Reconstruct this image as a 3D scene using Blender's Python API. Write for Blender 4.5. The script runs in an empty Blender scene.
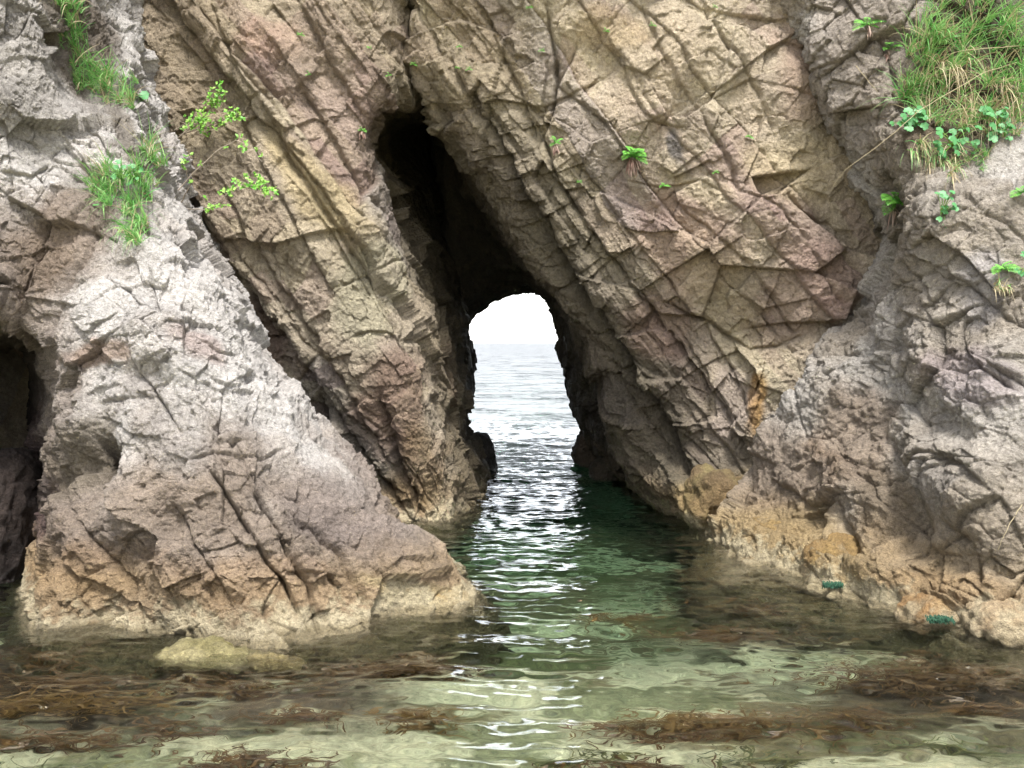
import bpy, bmesh, math, random
import numpy as np
from concurrent.futures import ThreadPoolExecutor
from mathutils import Vector, Matrix

SC = bpy.context.scene
COL = SC.collection
R_ = math.radians
rng = random.Random(7)

# ------------------------------------------------------------------ camera
F_PX = 910.0                      # focal length in pixels of the 1024-wide frame
CAM_H = 2.3
PITCH = math.atan(41 / F_PX)      # the horizon lies 41 px above the middle
cam_d = bpy.data.cameras.new('camera')
cam = bpy.data.objects.new('camera', cam_d)
COL.objects.link(cam)
cam_d.sensor_width = 36
cam_d.lens = 36 * F_PX / 1024
cam_d.clip_start = 0.05
cam_d.clip_end = 20000
cam.location = (0, 0, CAM_H)
cam.rotation_euler = (math.pi / 2 - PITCH, 0, 0)
SC.camera = cam

# ------------------------------------------------------------------ sky, sun, exposure
SUN_EL, SUN_AZ = R_(62), R_(170)          # azimuth clockwise from +Y: high, behind the camera to the right
world = bpy.data.worlds.new('World')
SC.world = world
world.use_nodes = True
wn = world.node_tree
wn.nodes.clear()
sky = wn.nodes.new('ShaderNodeTexSky')
sky.sky_type = 'NISHITA'
sky.sun_disc = False
sky.sun_elevation = SUN_EL
sky.sun_rotation = SUN_AZ
sky.dust_density = 1.0
sky.ozone_density = 1.0
hs = wn.nodes.new('ShaderNodeHueSaturation')
hs.inputs['Saturation'].default_value = 0.22
bg = wn.nodes.new('ShaderNodeBackground')
bg.inputs['Strength'].default_value = 0.15
wo = wn.nodes.new('ShaderNodeOutputWorld')
wn.links.new(sky.outputs[0], hs.inputs['Color'])
# overcast: the cloud cover is darker towards the horizon
wtc = wn.nodes.new('ShaderNodeTexCoord')
wsp = wn.nodes.new('ShaderNodeSeparateXYZ')
wn.links.new(wtc.outputs['Generated'], wsp.inputs[0])
wmr = wn.nodes.new('ShaderNodeValToRGB')
for p_, v_ in ((0.0, 1.0), (0.27, 0.85), (0.38, 0.32), (0.6, 0.6)):
    e_ = wmr.color_ramp.elements[0] if p_ == 0.0 else (wmr.color_ramp.elements[-1] if p_ == 0.6 else wmr.color_ramp.elements.new(p_))
    e_.position = p_
    e_.color = (v_, v_, v_, 1)
# the cloud is thin and bright only low over the open sea (+Y)
wm1 = wn.nodes.new('ShaderNodeMath')
wm1.operation = 'MULTIPLY_ADD'
wm1.inputs[1].default_value = -0.8
wm1.inputs[2].default_value = 0.8
wn.links.new(wsp.outputs['Y'], wm1.inputs[0])
wm2 = wn.nodes.new('ShaderNodeMath')
wm2.operation = 'MINIMUM'
wm2.inputs[1].default_value = 0.38
wn.links.new(wm1.outputs[0], wm2.inputs[0])
wm3 = wn.nodes.new('ShaderNodeMath')
wm3.operation = 'ADD'
wn.links.new(wm2.outputs[0], wm3.inputs[0])
wn.links.new(wsp.outputs['Z'], wm3.inputs[1])
wn.links.new(wm3.outputs[0], wmr.inputs[0])
wsc = wn.nodes.new('ShaderNodeVectorMath')
wsc.operation = 'SCALE'
wn.links.new(hs.outputs[0], wsc.inputs[0])
wn.links.new(wmr.outputs[0], wsc.inputs['Scale'])
wn.links.new(wsc.outputs[0], bg.inputs['Color'])
wn.links.new(bg.outputs[0], wo.inputs['Surface'])

sun_d = bpy.data.lights.new('sun', 'SUN')
sun_d.energy = 1.5
sun_d.angle = R_(13)
sun_d.color = (1.0, 0.985, 0.955)
sun = bpy.data.objects.new('sun', sun_d)
COL.objects.link(sun)
sdir = Vector((math.sin(SUN_AZ) * math.cos(SUN_EL), math.cos(SUN_AZ) * math.cos(SUN_EL), math.sin(SUN_EL)))
sun.rotation_euler = sdir.to_track_quat('Z', 'Y').to_euler()
sun.location = sdir * 40

SC.view_settings.view_transform = 'Standard'
SC.view_settings.look = 'None'
SC.view_settings.gamma = 1
SC.view_settings.use_curve_mapping = False
SC.view_settings.exposure = 2.4
SC.cycles.use_denoising = True
SC.cycles.max_bounces = 8
SC.cycles.diffuse_bounces = 3
SC.cycles.glossy_bounces = 3
SC.cycles.transmission_bounces = 4
SC.cycles.caustics_refractive = True
SC.cycles.caustics_reflective = False
SC.cycles.sample_clamp_indirect = 6

# ------------------------------------------------------------------ helpers
CT, ST = math.cos(PITCH), math.sin(PITCH)


def P(px, py, Y):
    """World point that stands Y metres out and appears at pixel (px, py) of the photograph."""
    a, b = (px - 512) / F_PX, (384 - py) / F_PX
    dy, dz = CT + b * ST, -ST + b * CT
    t = Y / dy
    return np.array((a * t, Y, CAM_H + dz * t))


def on_plane(px, py, z):
    """World point of pixel (px, py) on the level z."""
    a, b = (px - 512) / F_PX, (384 - py) / F_PX
    dy, dz = CT + b * ST, -ST + b * CT
    t = (z - CAM_H) / dz
    return np.array((a * t, dy * t, z))


def project(V):
    d = V - np.array((0, 0, CAM_H))
    f = d[:, 1] * CT - d[:, 2] * ST
    u = d[:, 1] * ST + d[:, 2] * CT
    f = np.maximum(f, 0.01)
    return 512 + d[:, 0] / f * F_PX, 384 - u / f * F_PX


def lin(r, g, b):
    c = np.array((r, g, b)) / 255.0
    return np.where(c <= 0.04045, c / 12.92, ((c + 0.055) / 1.055) ** 2.4)


def sstep(a, b, x):
    t = np.clip((x - a) / (b - a), 0, 1)
    return t * t * (3 - 2 * t)


# ---- numeric noise
def hash_u(x, y, z, seed):
    h = (x.astype(np.int64) * 73856093) ^ (y.astype(np.int64) * 19349663) ^ (z.astype(np.int64) * 83492791) ^ (seed * 2654435761)
    h = (h & 0xffffffff).astype(np.uint32)
    h ^= h >> np.uint32(16)
    h *= np.uint32(0x7feb352d)
    h ^= h >> np.uint32(15)
    h *= np.uint32(0x846ca68b)
    h ^= h >> np.uint32(16)
    return h


def re_hash(h):
    h = h * np.uint32(747796405) + np.uint32(2891336453)
    h ^= h >> np.uint32(15)
    h *= np.uint32(0x846ca68b)
    h ^= h >> np.uint32(16)
    return h


def fl(h):
    return (h >> np.uint32(8)).astype(np.float32) * np.float32(1 / 16777216.0)


def vnoise(x, y, z, seed):
    ix, iy, iz = np.floor(x), np.floor(y), np.floor(z)
    fx, fy, fz = x - ix, y - iy, z - iz
    fx = fx * fx * fx * (fx * (fx * 6 - 15) + 10)
    fy = fy * fy * fy * (fy * (fy * 6 - 15) + 10)
    fz = fz * fz * fz * (fz * (fz * 6 - 15) + 10)
    out = 0
    for dx in (0, 1):
        wx = fx if dx else 1 - fx
        for dy in (0, 1):
            wy = fy if dy else 1 - fy
            for dz in (0, 1):
                wz = fz if dz else 1 - fz
                out = out + wx * wy * wz * fl(hash_u(ix + dx, iy + dy, iz + dz, seed))
    return out * 2 - 1


ROT = np.array(((0.0, 0.8, 0.6), (-0.8, 0.36, -0.48), (-0.6, -0.48, 0.64)), dtype=np.float32)


def fbm(Pt, scale, octaves, seed, ridged=False, gain=0.5):
    q = (Pt / scale).astype(np.float32)
    amp, out, tot = 1.0, 0, 0
    for o in range(octaves):
        n = vnoise(q[:, 0], q[:, 1], q[:, 2], seed + o * 17)
        if ridged:
            n = 1 - 2 * np.abs(n)
        out = out + amp * n
        tot += amp
        amp *= gain
        q = q @ ROT.T * 2.03 + 3.7
    return out / tot


ROT2 = np.array(Matrix.Rotation(0.61, 3, 'X') @ Matrix.Rotation(0.83, 3, 'Y') @ Matrix.Rotation(0.37, 3, 'Z'), dtype=np.float32)


def vor(Pt, scale, seed):
    """Cell noise: (F1, F2, a hash of the winning cell, offset from its point)."""
    q = (Pt / np.asarray(scale)).astype(np.float32) @ ROT2.T
    full = float(np.max(scale)) > 0.3
    base = np.floor(q) - 1 if full else np.floor(q - 0.5)
    n = len(q)
    f1 = np.full(n, 9e9, np.float32)
    f2 = np.full(n, 9e9, np.float32)
    hid = np.zeros(n, np.uint32)
    off = np.zeros((n, 3), np.float32)
    cells = [(a, b, c) for a in range(3) for b in range(3) for c in range(3)] if full else [(k & 1, (k >> 1) & 1, k >> 2) for k in range(8)]
    for k in cells:
        c = base + np.array(k, np.float32)
        h = hash_u(c[:, 0], c[:, 1], c[:, 2], seed)
        h2 = re_hash(h)
        h3 = re_hash(h2)
        d = np.stack((q[:, 0] - c[:, 0] - 0.15 - 0.7 * fl(h), q[:, 1] - c[:, 1] - 0.15 - 0.7 * fl(h2),
                      q[:, 2] - c[:, 2] - 0.15 - 0.7 * fl(h3)), 1)
        dd = (d * d).sum(1)
        m = dd < f1
        f2 = np.where(m, f1, np.minimum(f2, dd))
        f1 = np.where(m, dd, f1)
        hid = np.where(m, h3, hid)
        off[m] = d[m]
    return np.sqrt(f1), np.sqrt(f2), hid, off


def facets(Pt, scale, seed, tilt=0.5, step=0.25, crack=0.0, cw=0.06):
    """Chipped-stone relief: every cell is a tilted plane at its own height."""
    f1, f2, h, off = vor(Pt, scale, seed)
    a = re_hash(h)
    b = re_hash(a)
    c = re_hash(b)
    g = np.stack((fl(a), fl(b), fl(c)), 1) * 2 - 1
    out = (g * off).sum(1) * tilt + (fl(re_hash(c)) * 2 - 1) * step
    if crack:
        out = out - crack * np.exp(-(f2 - f1) / cw)
    return out


POOL = ThreadPoolExecutor(4)


def par(fn, *arrs):
    n = len(arrs[0])
    step = 40000
    parts = list(POOL.map(lambda i: fn(*[a[i:i + step] for a in arrs]), range(0, n, step)))
    if isinstance(parts[0], tuple):
        return tuple(np.concatenate([p[k] for p in parts]) for k in range(len(parts[0])))
    return np.concatenate(parts)


# ---- bedded, jointed rock
BN = np.array((0.775, 0.22, 0.59))       # normal of the bedding planes
BN = BN / np.linalg.norm(BN)
BD = np.array((0.60, 0.05, -0.80))       # down-dip direction


def bed_set(seed, lo, hi, t0, t1):
    r = random.Random(seed)
    b, x = [], lo
    while x < hi:
        b.append(x)
        x += r.uniform(t0, t1) * (0.5 if r.random() < 0.3 else 1)
    b = np.array(b)
    n = len(b) + 1
    r2 = np.random.RandomState(seed)
    return dict(b=b, off=r2.uniform(-1, 1, n), tilt=r2.uniform(-1, 1, n), groove=r2.uniform(0.1, 1, n) ** 2,
                blen=r2.uniform(0.6, 1.6, n), skew=r2.uniform(-0.8, 0.8, n), ph=r2.uniform(0, 50, n), seed=seed)


def bedded(Pt, B, blen, off, tilt, groove, gw, joint, jw, warp=0.05):
    """Beds that step in and out, each cut by joints into blocks. Returns relief and a block hash."""
    Pt = Pt.astype(np.float32)
    w = fbm(Pt, 1.3, 3, B['seed'] + 5) * warp * 2 + fbm(Pt, 0.25, 2, B['seed'] + 9) * warp * 0.35
    u = Pt @ BN.astype(np.float32) + w
    v = Pt @ BD.astype(np.float32) + 0.55 * Pt[:, 1] + fbm(Pt, 0.9, 2, B['seed'] + 13) * 0.12
    i = np.searchsorted(B['b'], u)
    i = np.clip(i, 1, len(B['b']) - 1)
    lo, hi = B['b'][i - 1], B['b'][i]
    th = hi - lo
    fr = (u - lo) / th
    edge = np.minimum(u - lo, hi - u)
    g = np.where(fr < 0.5, B['groove'][i - 1], B['groove'][i])
    vv = (v + B['skew'][i] * u) / (B['blen'][i] * blen) + B['ph'][i]
    j = np.floor(vv)
    fv = vv - j
    h = hash_u(i, j, j * 0, B['seed'])
    h2 = re_hash(h)
    h3 = re_hash(h2)
    jl = B['blen'][i] * blen
    jd = np.minimum(fv, 1 - fv) * jl
    hj = fl(hash_u(i, np.where(fv < 0.5, j, j + 1), j * 0, B['seed'] + 3))
    out = B['off'][i] * off + (fl(h) * 2 - 1) * off * 0.45
    out = out + (B['tilt'][i] * 0.6 + fl(h2) - 0.5) * tilt * (fr - 0.5) * np.minimum(th, 0.6) * 2
    out = out + (fl(h3) - 0.5) * tilt * (fv - 0.5) * np.minimum(jl, 1.0) * 1.4
    out = out - groove * g * np.exp(-edge / gw)
    out = out - joint * hj ** 2 * np.exp(-jd / jw)
    return out.astype(np.float32), h


# ---- control nets -> dense sheets
def cr_matrix(n, counts):
    """Catmull-Rom sampling matrix for n control points, counts[i] samples on interval i."""
    rows = []
    for i in range(n - 1):
        m = counts[i]
        last = i == n - 2
        for t in np.linspace(0, 1, m + (1 if last else 0), endpoint=last):
            w = np.zeros(n)
            c = (-0.5 * t**3 + t**2 - 0.5 * t, 1.5 * t**3 - 2.5 * t**2 + 1, -1.5 * t**3 + 2 * t**2 + 0.5 * t, 0.5 * t**3 - 0.5 * t**2)
            for k in range(4):
                w[min(max(i - 1 + k, 0), n - 1)] += c[k]
            rows.append(w)
    return np.array(rows)


def net_to_sheet(net, dens):
    net = np.asarray(net, float)                      # rows x cols x (px, py, Y)
    W = np.array([[P(*p) for p in r] for r in net])
    nr, nc = net.shape[:2]
    clipx = np.clip(net[..., 0], -60, 1084)
    clipy = np.clip(net[..., 1], -60, 800)

    def counts(axis):
        dx, dy = np.diff(clipx, axis=axis), np.diff(clipy, axis=axis)
        L = np.hypot(dx, dy)
        D = np.linalg.norm(np.diff(W, axis=axis), axis=-1) * 45
        L = np.maximum(L, np.minimum(D, 190))
        L = L.max(axis=1 - axis) * 0.5 + L.mean(axis=1 - axis) * 0.5
        return [max(8, int(x * dens)) for x in L]
    A, B = cr_matrix(nr, counts(0)), cr_matrix(nc, counts(1))
    V = np.einsum('ir,rck,jc->ijk', A, W, B, optimize=True)
    return V


def sheet_normals(V):
    du = np.gradient(V, axis=1)
    dv = np.gradient(V, axis=0)
    n = np.cross(dv, du)
    n /= np.maximum(np.linalg.norm(n, axis=-1, keepdims=True), 1e-9)
    return n


def grid_faces(nr, nc):
    i = np.arange(nr * nc).reshape(nr, nc)
    return np.stack((i[:-1, :-1], i[1:, :-1], i[1:, 1:], i[:-1, 1:]), -1).reshape(-1, 4)


def mesh_from(name, V, faces, mat, col=None, smooth=True, parent=None, extra=None):
    me = bpy.data.meshes.new(name)
    V = np.asarray(V, np.float32).reshape(-1, 3)
    faces = np.asarray(faces, np.int32)
    k = faces.shape[1]
    me.vertices.add(len(V))
    me.vertices.foreach_set('co', V.ravel())
    me.loops.add(faces.size)
    me.loops.foreach_set('vertex_index', faces.ravel())
    me.polygons.add(len(faces))
    me.polygons.foreach_set('loop_start', np.arange(len(faces), dtype=np.int32) * k)
    me.polygons.foreach_set('loop_total', np.full(len(faces), k, np.int32))
    me.polygons.foreach_set('use_smooth', np.full(len(faces), smooth))
    me.update(calc_edges=True)
    if col is not None:
        a = me.attributes.new('mineral', 'FLOAT_COLOR', 'POINT')
        c = np.ones((len(V), 4), np.float32)
        c[:, :3] = col
        a.data.foreach_set('color', c.ravel())
    if extra is not None:
        a = me.attributes.new('wet', 'FLOAT', 'POINT')
        a.data.foreach_set('value', np.asarray(extra, np.float32).ravel())
    me.materials.append(mat)
    o = bpy.data.objects.new(name, me)
    COL.objects.link(o)
    if parent is not None:
        o.parent = parent
    return o


def tag(o, label=None, cat=None, group=None, kind=None):
    if label:
        o['label'] = label
    if cat:
        o['category'] = cat
    if group:
        o['group'] = group
    if kind:
        o['kind'] = kind
    return o


def empty(name, loc):
    o = bpy.data.objects.new(name, None)
    o.empty_display_size = 0.1
    o.location = loc
    COL.objects.link(o)
    return o


# ------------------------------------------------------------------ materials
def new_mat(name):
    m = bpy.data.materials.new(name)
    m.use_nodes = True
    nt = m.node_tree
    nt.nodes.clear()
    out = nt.nodes.new('ShaderNodeOutputMaterial')
    return m, nt, out


def node(nt, typ, **kw):
    n = nt.nodes.new(typ)
    for k, v in kw.items():
        if hasattr(n, k):
            setattr(n, k, v)
        else:
            n.inputs[k.replace('_', ' ')].default_value = v
    return n


def rock_material(name, grain=1.0, bump=1.0):
    m, nt, out = new_mat(name)
    L = nt.links.new
    bs = node(nt, 'ShaderNodeBsdfPrincipled')
    at = node(nt, 'ShaderNodeAttribute', attribute_name='mineral')
    wt = node(nt, 'ShaderNodeAttribute', attribute_name='wet')
    tc = node(nt, 'ShaderNodeTexCoord')
    n1 = node(nt, 'ShaderNodeTexNoise', Scale=2.6, Detail=9.0, Roughness=0.66)
    n2 = node(nt, 'ShaderNodeTexNoise', Scale=22.0, Detail=7.0, Roughness=0.7)
    n3 = node(nt, 'ShaderNodeTexNoise', Scale=85.0, Detail=4.0, Roughness=0.75)
    for n in (n1, n2, n3):
        L(tc.outputs['Object'], n.inputs['Vector'])
    r1 = node(nt, 'ShaderNodeMapRange')
    for k, v in (('From Min', 0.3), ('From Max', 0.7), ('To Min', 0.74), ('To Max', 1.2)):
        r1.inputs[k].default_value = v
    L(n1.outputs['Fac'], r1.inputs['Value'])
    r2 = node(nt, 'ShaderNodeMapRange')
    for k, v in (('From Min', 0.3), ('From Max', 0.7), ('To Min', 1 - 0.36 * grain), ('To Max', 1 + 0.24 * grain)):
        r2.inputs[k].default_value = v
    L(n2.outputs['Fac'], r2.inputs['Value'])
    r3 = node(nt, 'ShaderNodeMapRange')
    for k, v in (('From Min', 0.3), ('From Max', 0.7), ('To Min', 1 - 0.36 * grain), ('To Max', 1 + 0.3 * grain)):
        r3.inputs[k].default_value = v
    L(n3.outputs['Fac'], r3.inputs['Value'])
    m1 = node(nt, 'ShaderNodeMath', operation='MULTIPLY')
    L(r1.outputs[0], m1.inputs[0])
    L(r2.outputs[0], m1.inputs[1])
    m2 = node(nt, 'ShaderNodeMath', operation='MULTIPLY')
    L(m1.outputs[0], m2.inputs[0])
    L(r3.outputs[0], m2.inputs[1])
    vm = node(nt, 'ShaderNodeVectorMath', operation='SCALE')
    L(at.outputs['Color'], vm.inputs[0])
    L(m2.outputs[0], vm.inputs['Scale'])
    L(vm.outputs[0], bs.inputs['Base Color'])
    rr = node(nt, 'ShaderNodeMapRange')
    for k, v in (('From Min', 0.0), ('From Max', 1.0), ('To Min', 0.92), ('To Max', 0.38)):
        rr.inputs[k].default_value = v
    L(wt.outputs['Fac'], rr.inputs['Value'])
    L(rr.outputs[0], bs.inputs['Roughness'])
    bs.inputs['Specular IOR Level'].default_value = 0.3
    # fine relief
    v1 = node(nt, 'ShaderNodeTexVoronoi', feature='F1', Scale=26.0)
    wv = node(nt, 'ShaderNodeMixRGB', blend_type='ADD')
    wv.inputs[0].default_value = 0.05
    L(tc.outputs['Object'], wv.inputs[1])
    L(n2.outputs['Color'], wv.inputs[2])
    L(wv.outputs[0], v1.inputs['Vector'])
    h1 = node(nt, 'ShaderNodeMath', operation='MULTIPLY_ADD')
    h1.inputs[1].default_value = 1.0
    L(n2.outputs['Fac'], h1.inputs[0])
    h2 = node(nt, 'ShaderNodeMath', operation='MULTIPLY')
    h2.inputs[1].default_value = 0.25
    L(v1.outputs['Distance'], h2.inputs[0])
    L(h2.outputs[0], h1.inputs[2])
    h3 = node(nt, 'ShaderNodeMath', operation='MULTIPLY_ADD')
    h3.inputs[1].default_value = 0.36
    L(n3.outputs['Fac'], h3.inputs[0])
    L(h1.outputs[0], h3.inputs[2])
    bp = node(nt, 'ShaderNodeBump')
    bp.inputs['Strength'].default_value = 1.0
    bp.inputs['Distance'].default_value = 0.065 * bump
    L(h3.outputs[0], bp.inputs['Height'])
    L(bp.outputs[0], bs.inputs['Normal'])
    L(bs.outputs[0], out.inputs['Surface'])
    return m


M_ROCK = rock_material('layered_rock')
M_PALE = rock_material('massive_rock', 1.0, 1.25)


def leaf_material(name, c0, c1, rough=0.5, trans=0.25):
    m, nt, out = new_mat(name)
    L = nt.links.new
    geo = node(nt, 'ShaderNodeNewGeometry')
    ramp = node(nt, 'ShaderNodeMixRGB')
    ramp.inputs[1].default_value = (*c0, 1)
    ramp.inputs[2].default_value = (*c1, 1)
    L(geo.outputs['Random Per Island'], ramp.inputs[0])
    bs = node(nt, 'ShaderNodeBsdfPrincipled', Roughness=rough)
    L(ramp.outputs[0], bs.inputs['Base Color'])
    tr = node(nt, 'ShaderNodeBsdfTranslucent')
    L(ramp.outputs[0], tr.inputs['Color'])
    mx = node(nt, 'ShaderNodeMixShader')
    mx.inputs[0].default_value = trans
    L(bs.outputs[0], mx.inputs[1])
    L(tr.outputs[0], mx.inputs[2])
    L(mx.outputs[0], out.inputs['Surface'])
    return m


M_GRASS = leaf_material('grass_blade', (0.07, 0.28, 0.05), (0.33, 0.55, 0.19))
M_STRAW = leaf_material('dry_grass', (0.36, 0.28, 0.16), (0.52, 0.44, 0.28), 0.7)
M_FERN = leaf_material('fern_green', (0.06, 0.25, 0.03), (0.18, 0.44, 0.06))
M_LEAF = leaf_material('broad_leaf', (0.03, 0.16, 0.04), (0.11, 0.32, 0.11))
M_SHRUB = leaf_material('shrub_leaf', (0.10, 0.34, 0.03), (0.32, 0.50, 0.10))
M_DEAD = leaf_material('dead_frond', (0.16, 0.07, 0.05), (0.34, 0.25, 0.2), 0.8)
M_TWIG = leaf_material('twig', (0.24, 0.19, 0.14), (0.38, 0.32, 0.25), 0.8, 0.0)
M_WEED = leaf_material('brown_seaweed', (0.07, 0.036, 0.013), (0.15, 0.078, 0.025), 0.4)
M_OCHRE = leaf_material('ochre_seaweed', (0.11, 0.06, 0.018), (0.22, 0.13, 0.042), 0.4)
M_OLIVE = leaf_material('olive_seaweed', (0.05, 0.06, 0.02), (0.16, 0.15, 0.05), 0.4)
M_ALGA = leaf_material('green_alga', (0.008, 0.04, 0.022), (0.025, 0.09, 0.045), 0.85)

# ------------------------------------------------------------------ relief styles
BED_BIG = bed_set(11, -16, 26, 0.45, 1.25)
BED_MID = bed_set(23, -16, 26, 0.14, 0.42)
BED_THIN = bed_set(37, -16, 26, 0.05, 0.16)


def seg_dist(px, py, pts):
    """Distance in px to a polyline, and the side (+1 right/up of the direction of travel)."""
    best = np.full(len(px), 1e9, np.float32)
    side = np.zeros(len(px), np.float32)
    tt = np.zeros(len(px), np.float32)
    n = len(pts) - 1
    for k in range(n):
        (x0, y0), (x1, y1) = pts[k], pts[k + 1]
        dx, dy = x1 - x0, y1 - y0
        l2 = dx * dx + dy * dy
        t = np.clip(((px - x0) * dx + (py - y0) * dy) / l2, 0, 1)
        ex, ey = px - x0 - t * dx, py - y0 - t * dy
        d = np.sqrt(ex * ex + ey * ey)
        m = d < best
        best = np.where(m, d, best)
        side = np.where(m, np.sign(dx * ey - dy * ex), side)
        tt = np.where(m, (k + t) / n, tt)
    return best, -side, tt


def apply_marks(px, py, Pt, cracks, bumps):
    """Traced cracks (width px, depth m, step m) and swellings or hollows."""
    w1 = fbm(Pt, 0.35, 4, 91) * 5
    w2 = fbm(Pt, 0.35, 4, 97) * 5
    x, y = px + w1, py + w2
    D = np.zeros(len(px), np.float32)
    jag = 0.55 + 0.9 * np.abs(fbm(Pt, 0.22, 2, 71))
    for pts, w, depth, step in cracks:
        d, s, t = seg_dist(x, y, pts)
        fade = sstep(0, 0.12, t) * sstep(1.0, 0.85, t) * 0.75 + 0.25
        D -= depth * fade * jag * np.exp(-d / (w * 0.8))
        if step:
            D += step * s * np.exp(-(d / 38.0)) * sstep(0, 0.2, t) * sstep(1.0, 0.8, t) * sstep(0, w * 0.5, d)
    for cx, cy, rx, ry, ang, amp in bumps:
        c, sn = math.cos(R_(ang)), math.sin(R_(ang))
        a = ((x - cx) * c + (y - cy) * sn) / rx
        b = (-(x - cx) * sn + (y - cy) * c) / ry
        D += amp * np.exp(-(a * a + b * b) ** 1.5)
    return D


def zones(px, py, Pt, col, zl):
    """Mineral and lichen patches that belong to the rock itself."""
    w1 = fbm(Pt, 0.8, 4, 131) * 34
    w2 = fbm(Pt, 0.8, 4, 137) * 34
    x, y = px + w1, py + w2
    for cx, cy, rx, ry, ang, c, s in zl:
        ca, sn = math.cos(R_(ang)), math.sin(R_(ang))
        a = ((x - cx) * ca + (y - cy) * sn) / rx
        b = (-(x - cx) * sn + (y - cy) * ca) / ry
        m = sstep(1.25, 0.6, np.sqrt(a * a + b * b))[:, None] * s
        col = col * (1 - m) + lin(*c) * m
    return col


TAN, PINK, GREYB, OCHRE, BROWN, PALE = (190, 174, 150), (172, 146, 134), (170, 160, 150), (186, 158, 112), (142, 124, 108), (214, 210, 206)


def pick(h, cols, wts):
    f = fl(re_hash(h ^ np.uint32(0x51ed270b)))
    e = np.cumsum(wts) / np.sum(wts)
    out = np.zeros((len(h), 3), np.float32)
    lo = 0
    for c, k in zip(cols, e):
        m = (f >= lo) & (f < k + 1e-6)
        out[m] = lin(*c)
        lo = k
    return out


def tide(col, Pt, foot=1.0):
    """Tide marks: ochre weed film, a pale barnacle crust, dark wet rock at the water."""
    foot = foot * (1 - 0.8 * sstep(11.2, 12.5, Pt[:, 1]))[:, None]
    n = fbm(Pt, 0.5, 4, 151) * 0.16 + fbm(Pt, 0.09, 2, 153) * 0.04
    z = Pt[:, 2] + n
    a = sstep(0.75, 0.3, z)[:, None] * 0.46 * foot
    col = col * (1 - a) + lin(194, 162, 110) * a
    b = (sstep(0.26, 0.12, z + fbm(Pt, 0.13, 4, 157, False, 0.65) * 0.22))[:, None] * 0.75 * foot
    col = col * (1 - b) + lin(216, 202, 168) * b
    w = sstep(0.075, 0.03, Pt[:, 2] + 0.25 * n)[:, None] * 0.5
    col = col * (1 - w) + lin(112, 98, 62) * w
    c = (sstep(-0.05, -0.2, z))[:, None] * 0.8
    col = col * (1 - c) + lin(104, 96, 62) * c
    return col


ALB = 0.80                                # overall stone albedo against the colours noted above

SHEETS = {}


def build_sheet(key, name, net, dens, style, cracks, bumps, zl, mat):
    V = net_to_sheet(net, dens)
    nr, nc = V.shape[:2]
    N = sheet_normals(V).reshape(-1, 3).astype(np.float32)
    Pt = V.reshape(-1, 3).astype(np.float32)
    px, py = project(Pt)
    px, py = px.astype(np.float32), py.astype(np.float32)

    def work(p, nn, x, y):
        d, h, col, wet = style(p, x, y)
        d = d + apply_marks(x, y, p, cracks, bumps)
        q = p + nn * d[:, None]
        col = zones(x, y, p, col, zl)
        col = col * 0.93 + 0.07 * (col @ np.array((0.3, 0.5, 0.2)))[:, None] * np.array((1.03, 0.99, 1.0))
        col = tide(col, q)
        return q.astype(np.float32), (col * ALB).astype(np.float32), np.maximum(wet, sstep(0.16, 0.02, q[:, 2])).astype(np.float32)
    Q, colr, wet = par(work, Pt, N, px, py)
    o = mesh_from(name, Q, grid_faces(nr, nc)[:, ::-1], mat, colr, True, None, wet)
    qx, qy = project(Q)
    SHEETS[key] = (Q, qx, qy)
    return o


def surf(key, px, py, r=4):
    """Nearest visible point of the rock sheets at a pixel."""
    best = None
    for k in SHEETS:
        Q, qx, qy = SHEETS[k]
        m = np.where((np.abs(qx - px) < r) & (np.abs(qy - py) < r))[0]
        if len(m):
            p = Q[m[np.argmin(Q[m][:, 1])]].astype(float)
            if best is None or p[1] < best[1]:
                best = p
    if best is None:
        Q, qx, qy = SHEETS[key]
        best = Q[np.argmin((qx - px) ** 2 + (qy - py) ** 2)].astype(float)
    return best


def style_left(p, x, y):
    d1, h1 = bedded(p, BED_BIG, 1.9, 0.11, 0.15, 0.08, 0.022, 0.06, 0.018, 0.09)
    d2, h2 = bedded(p, BED_MID, 0.55, 0.030, 0.26, 0.045, 0.012, 0.03, 0.010, 0.05)
    d3, h3 = bedded(p, BED_THIN, 0.3, 0.009, 0.2, 0.010, 0.008, 0.010, 0.007, 0.03)
    m = sstep(-0.3, 0.35, fbm(p, 1.1, 2, 199))
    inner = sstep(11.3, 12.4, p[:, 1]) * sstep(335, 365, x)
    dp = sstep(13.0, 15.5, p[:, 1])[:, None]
    d = (d1 + d2 * (0.35 + 0.75 * m) + d3 * 0.8 * m) * (1 - 0.75 * inner) + facets(p, 0.5, 4, 0.2, 0.05) * inner
    d += facets(p, 0.42, 5, 0.055, 0.02) + facets(p, 0.13, 6, 0.022, 0.008, 0.006, 0.07) + facets(p, 0.05, 8, 0.009, 0.003)
    d += fbm(p, 0.18, 5, 201, False, 0.64) * 0.024 + fbm(p, 2.2, 2, 203) * 0.12
    col = pick(h1, (TAN, PINK, GREYB, (186, 168, 142)), (3, 1.0, 2, 3)) * 0.65 + pick(h2, (TAN, PINK, (158, 138, 118), (200, 184, 150)), (4, 1.2, 1, 2)) * 0.35
    col = col * (1 - 0.86 * inner[:, None]) + (lin(122, 108, 82) * (1 - dp) + lin(46, 42, 33) * dp) * (0.86 * inner[:, None])  # tunnel shade put into the dark wet rock's colour, deepening inwards
    d = d * (1 - 0.55 * sstep(14.5, 16.5, p[:, 1]))
    return d, h1, col, np.clip(inner * 0.4, 0, 1)


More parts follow.
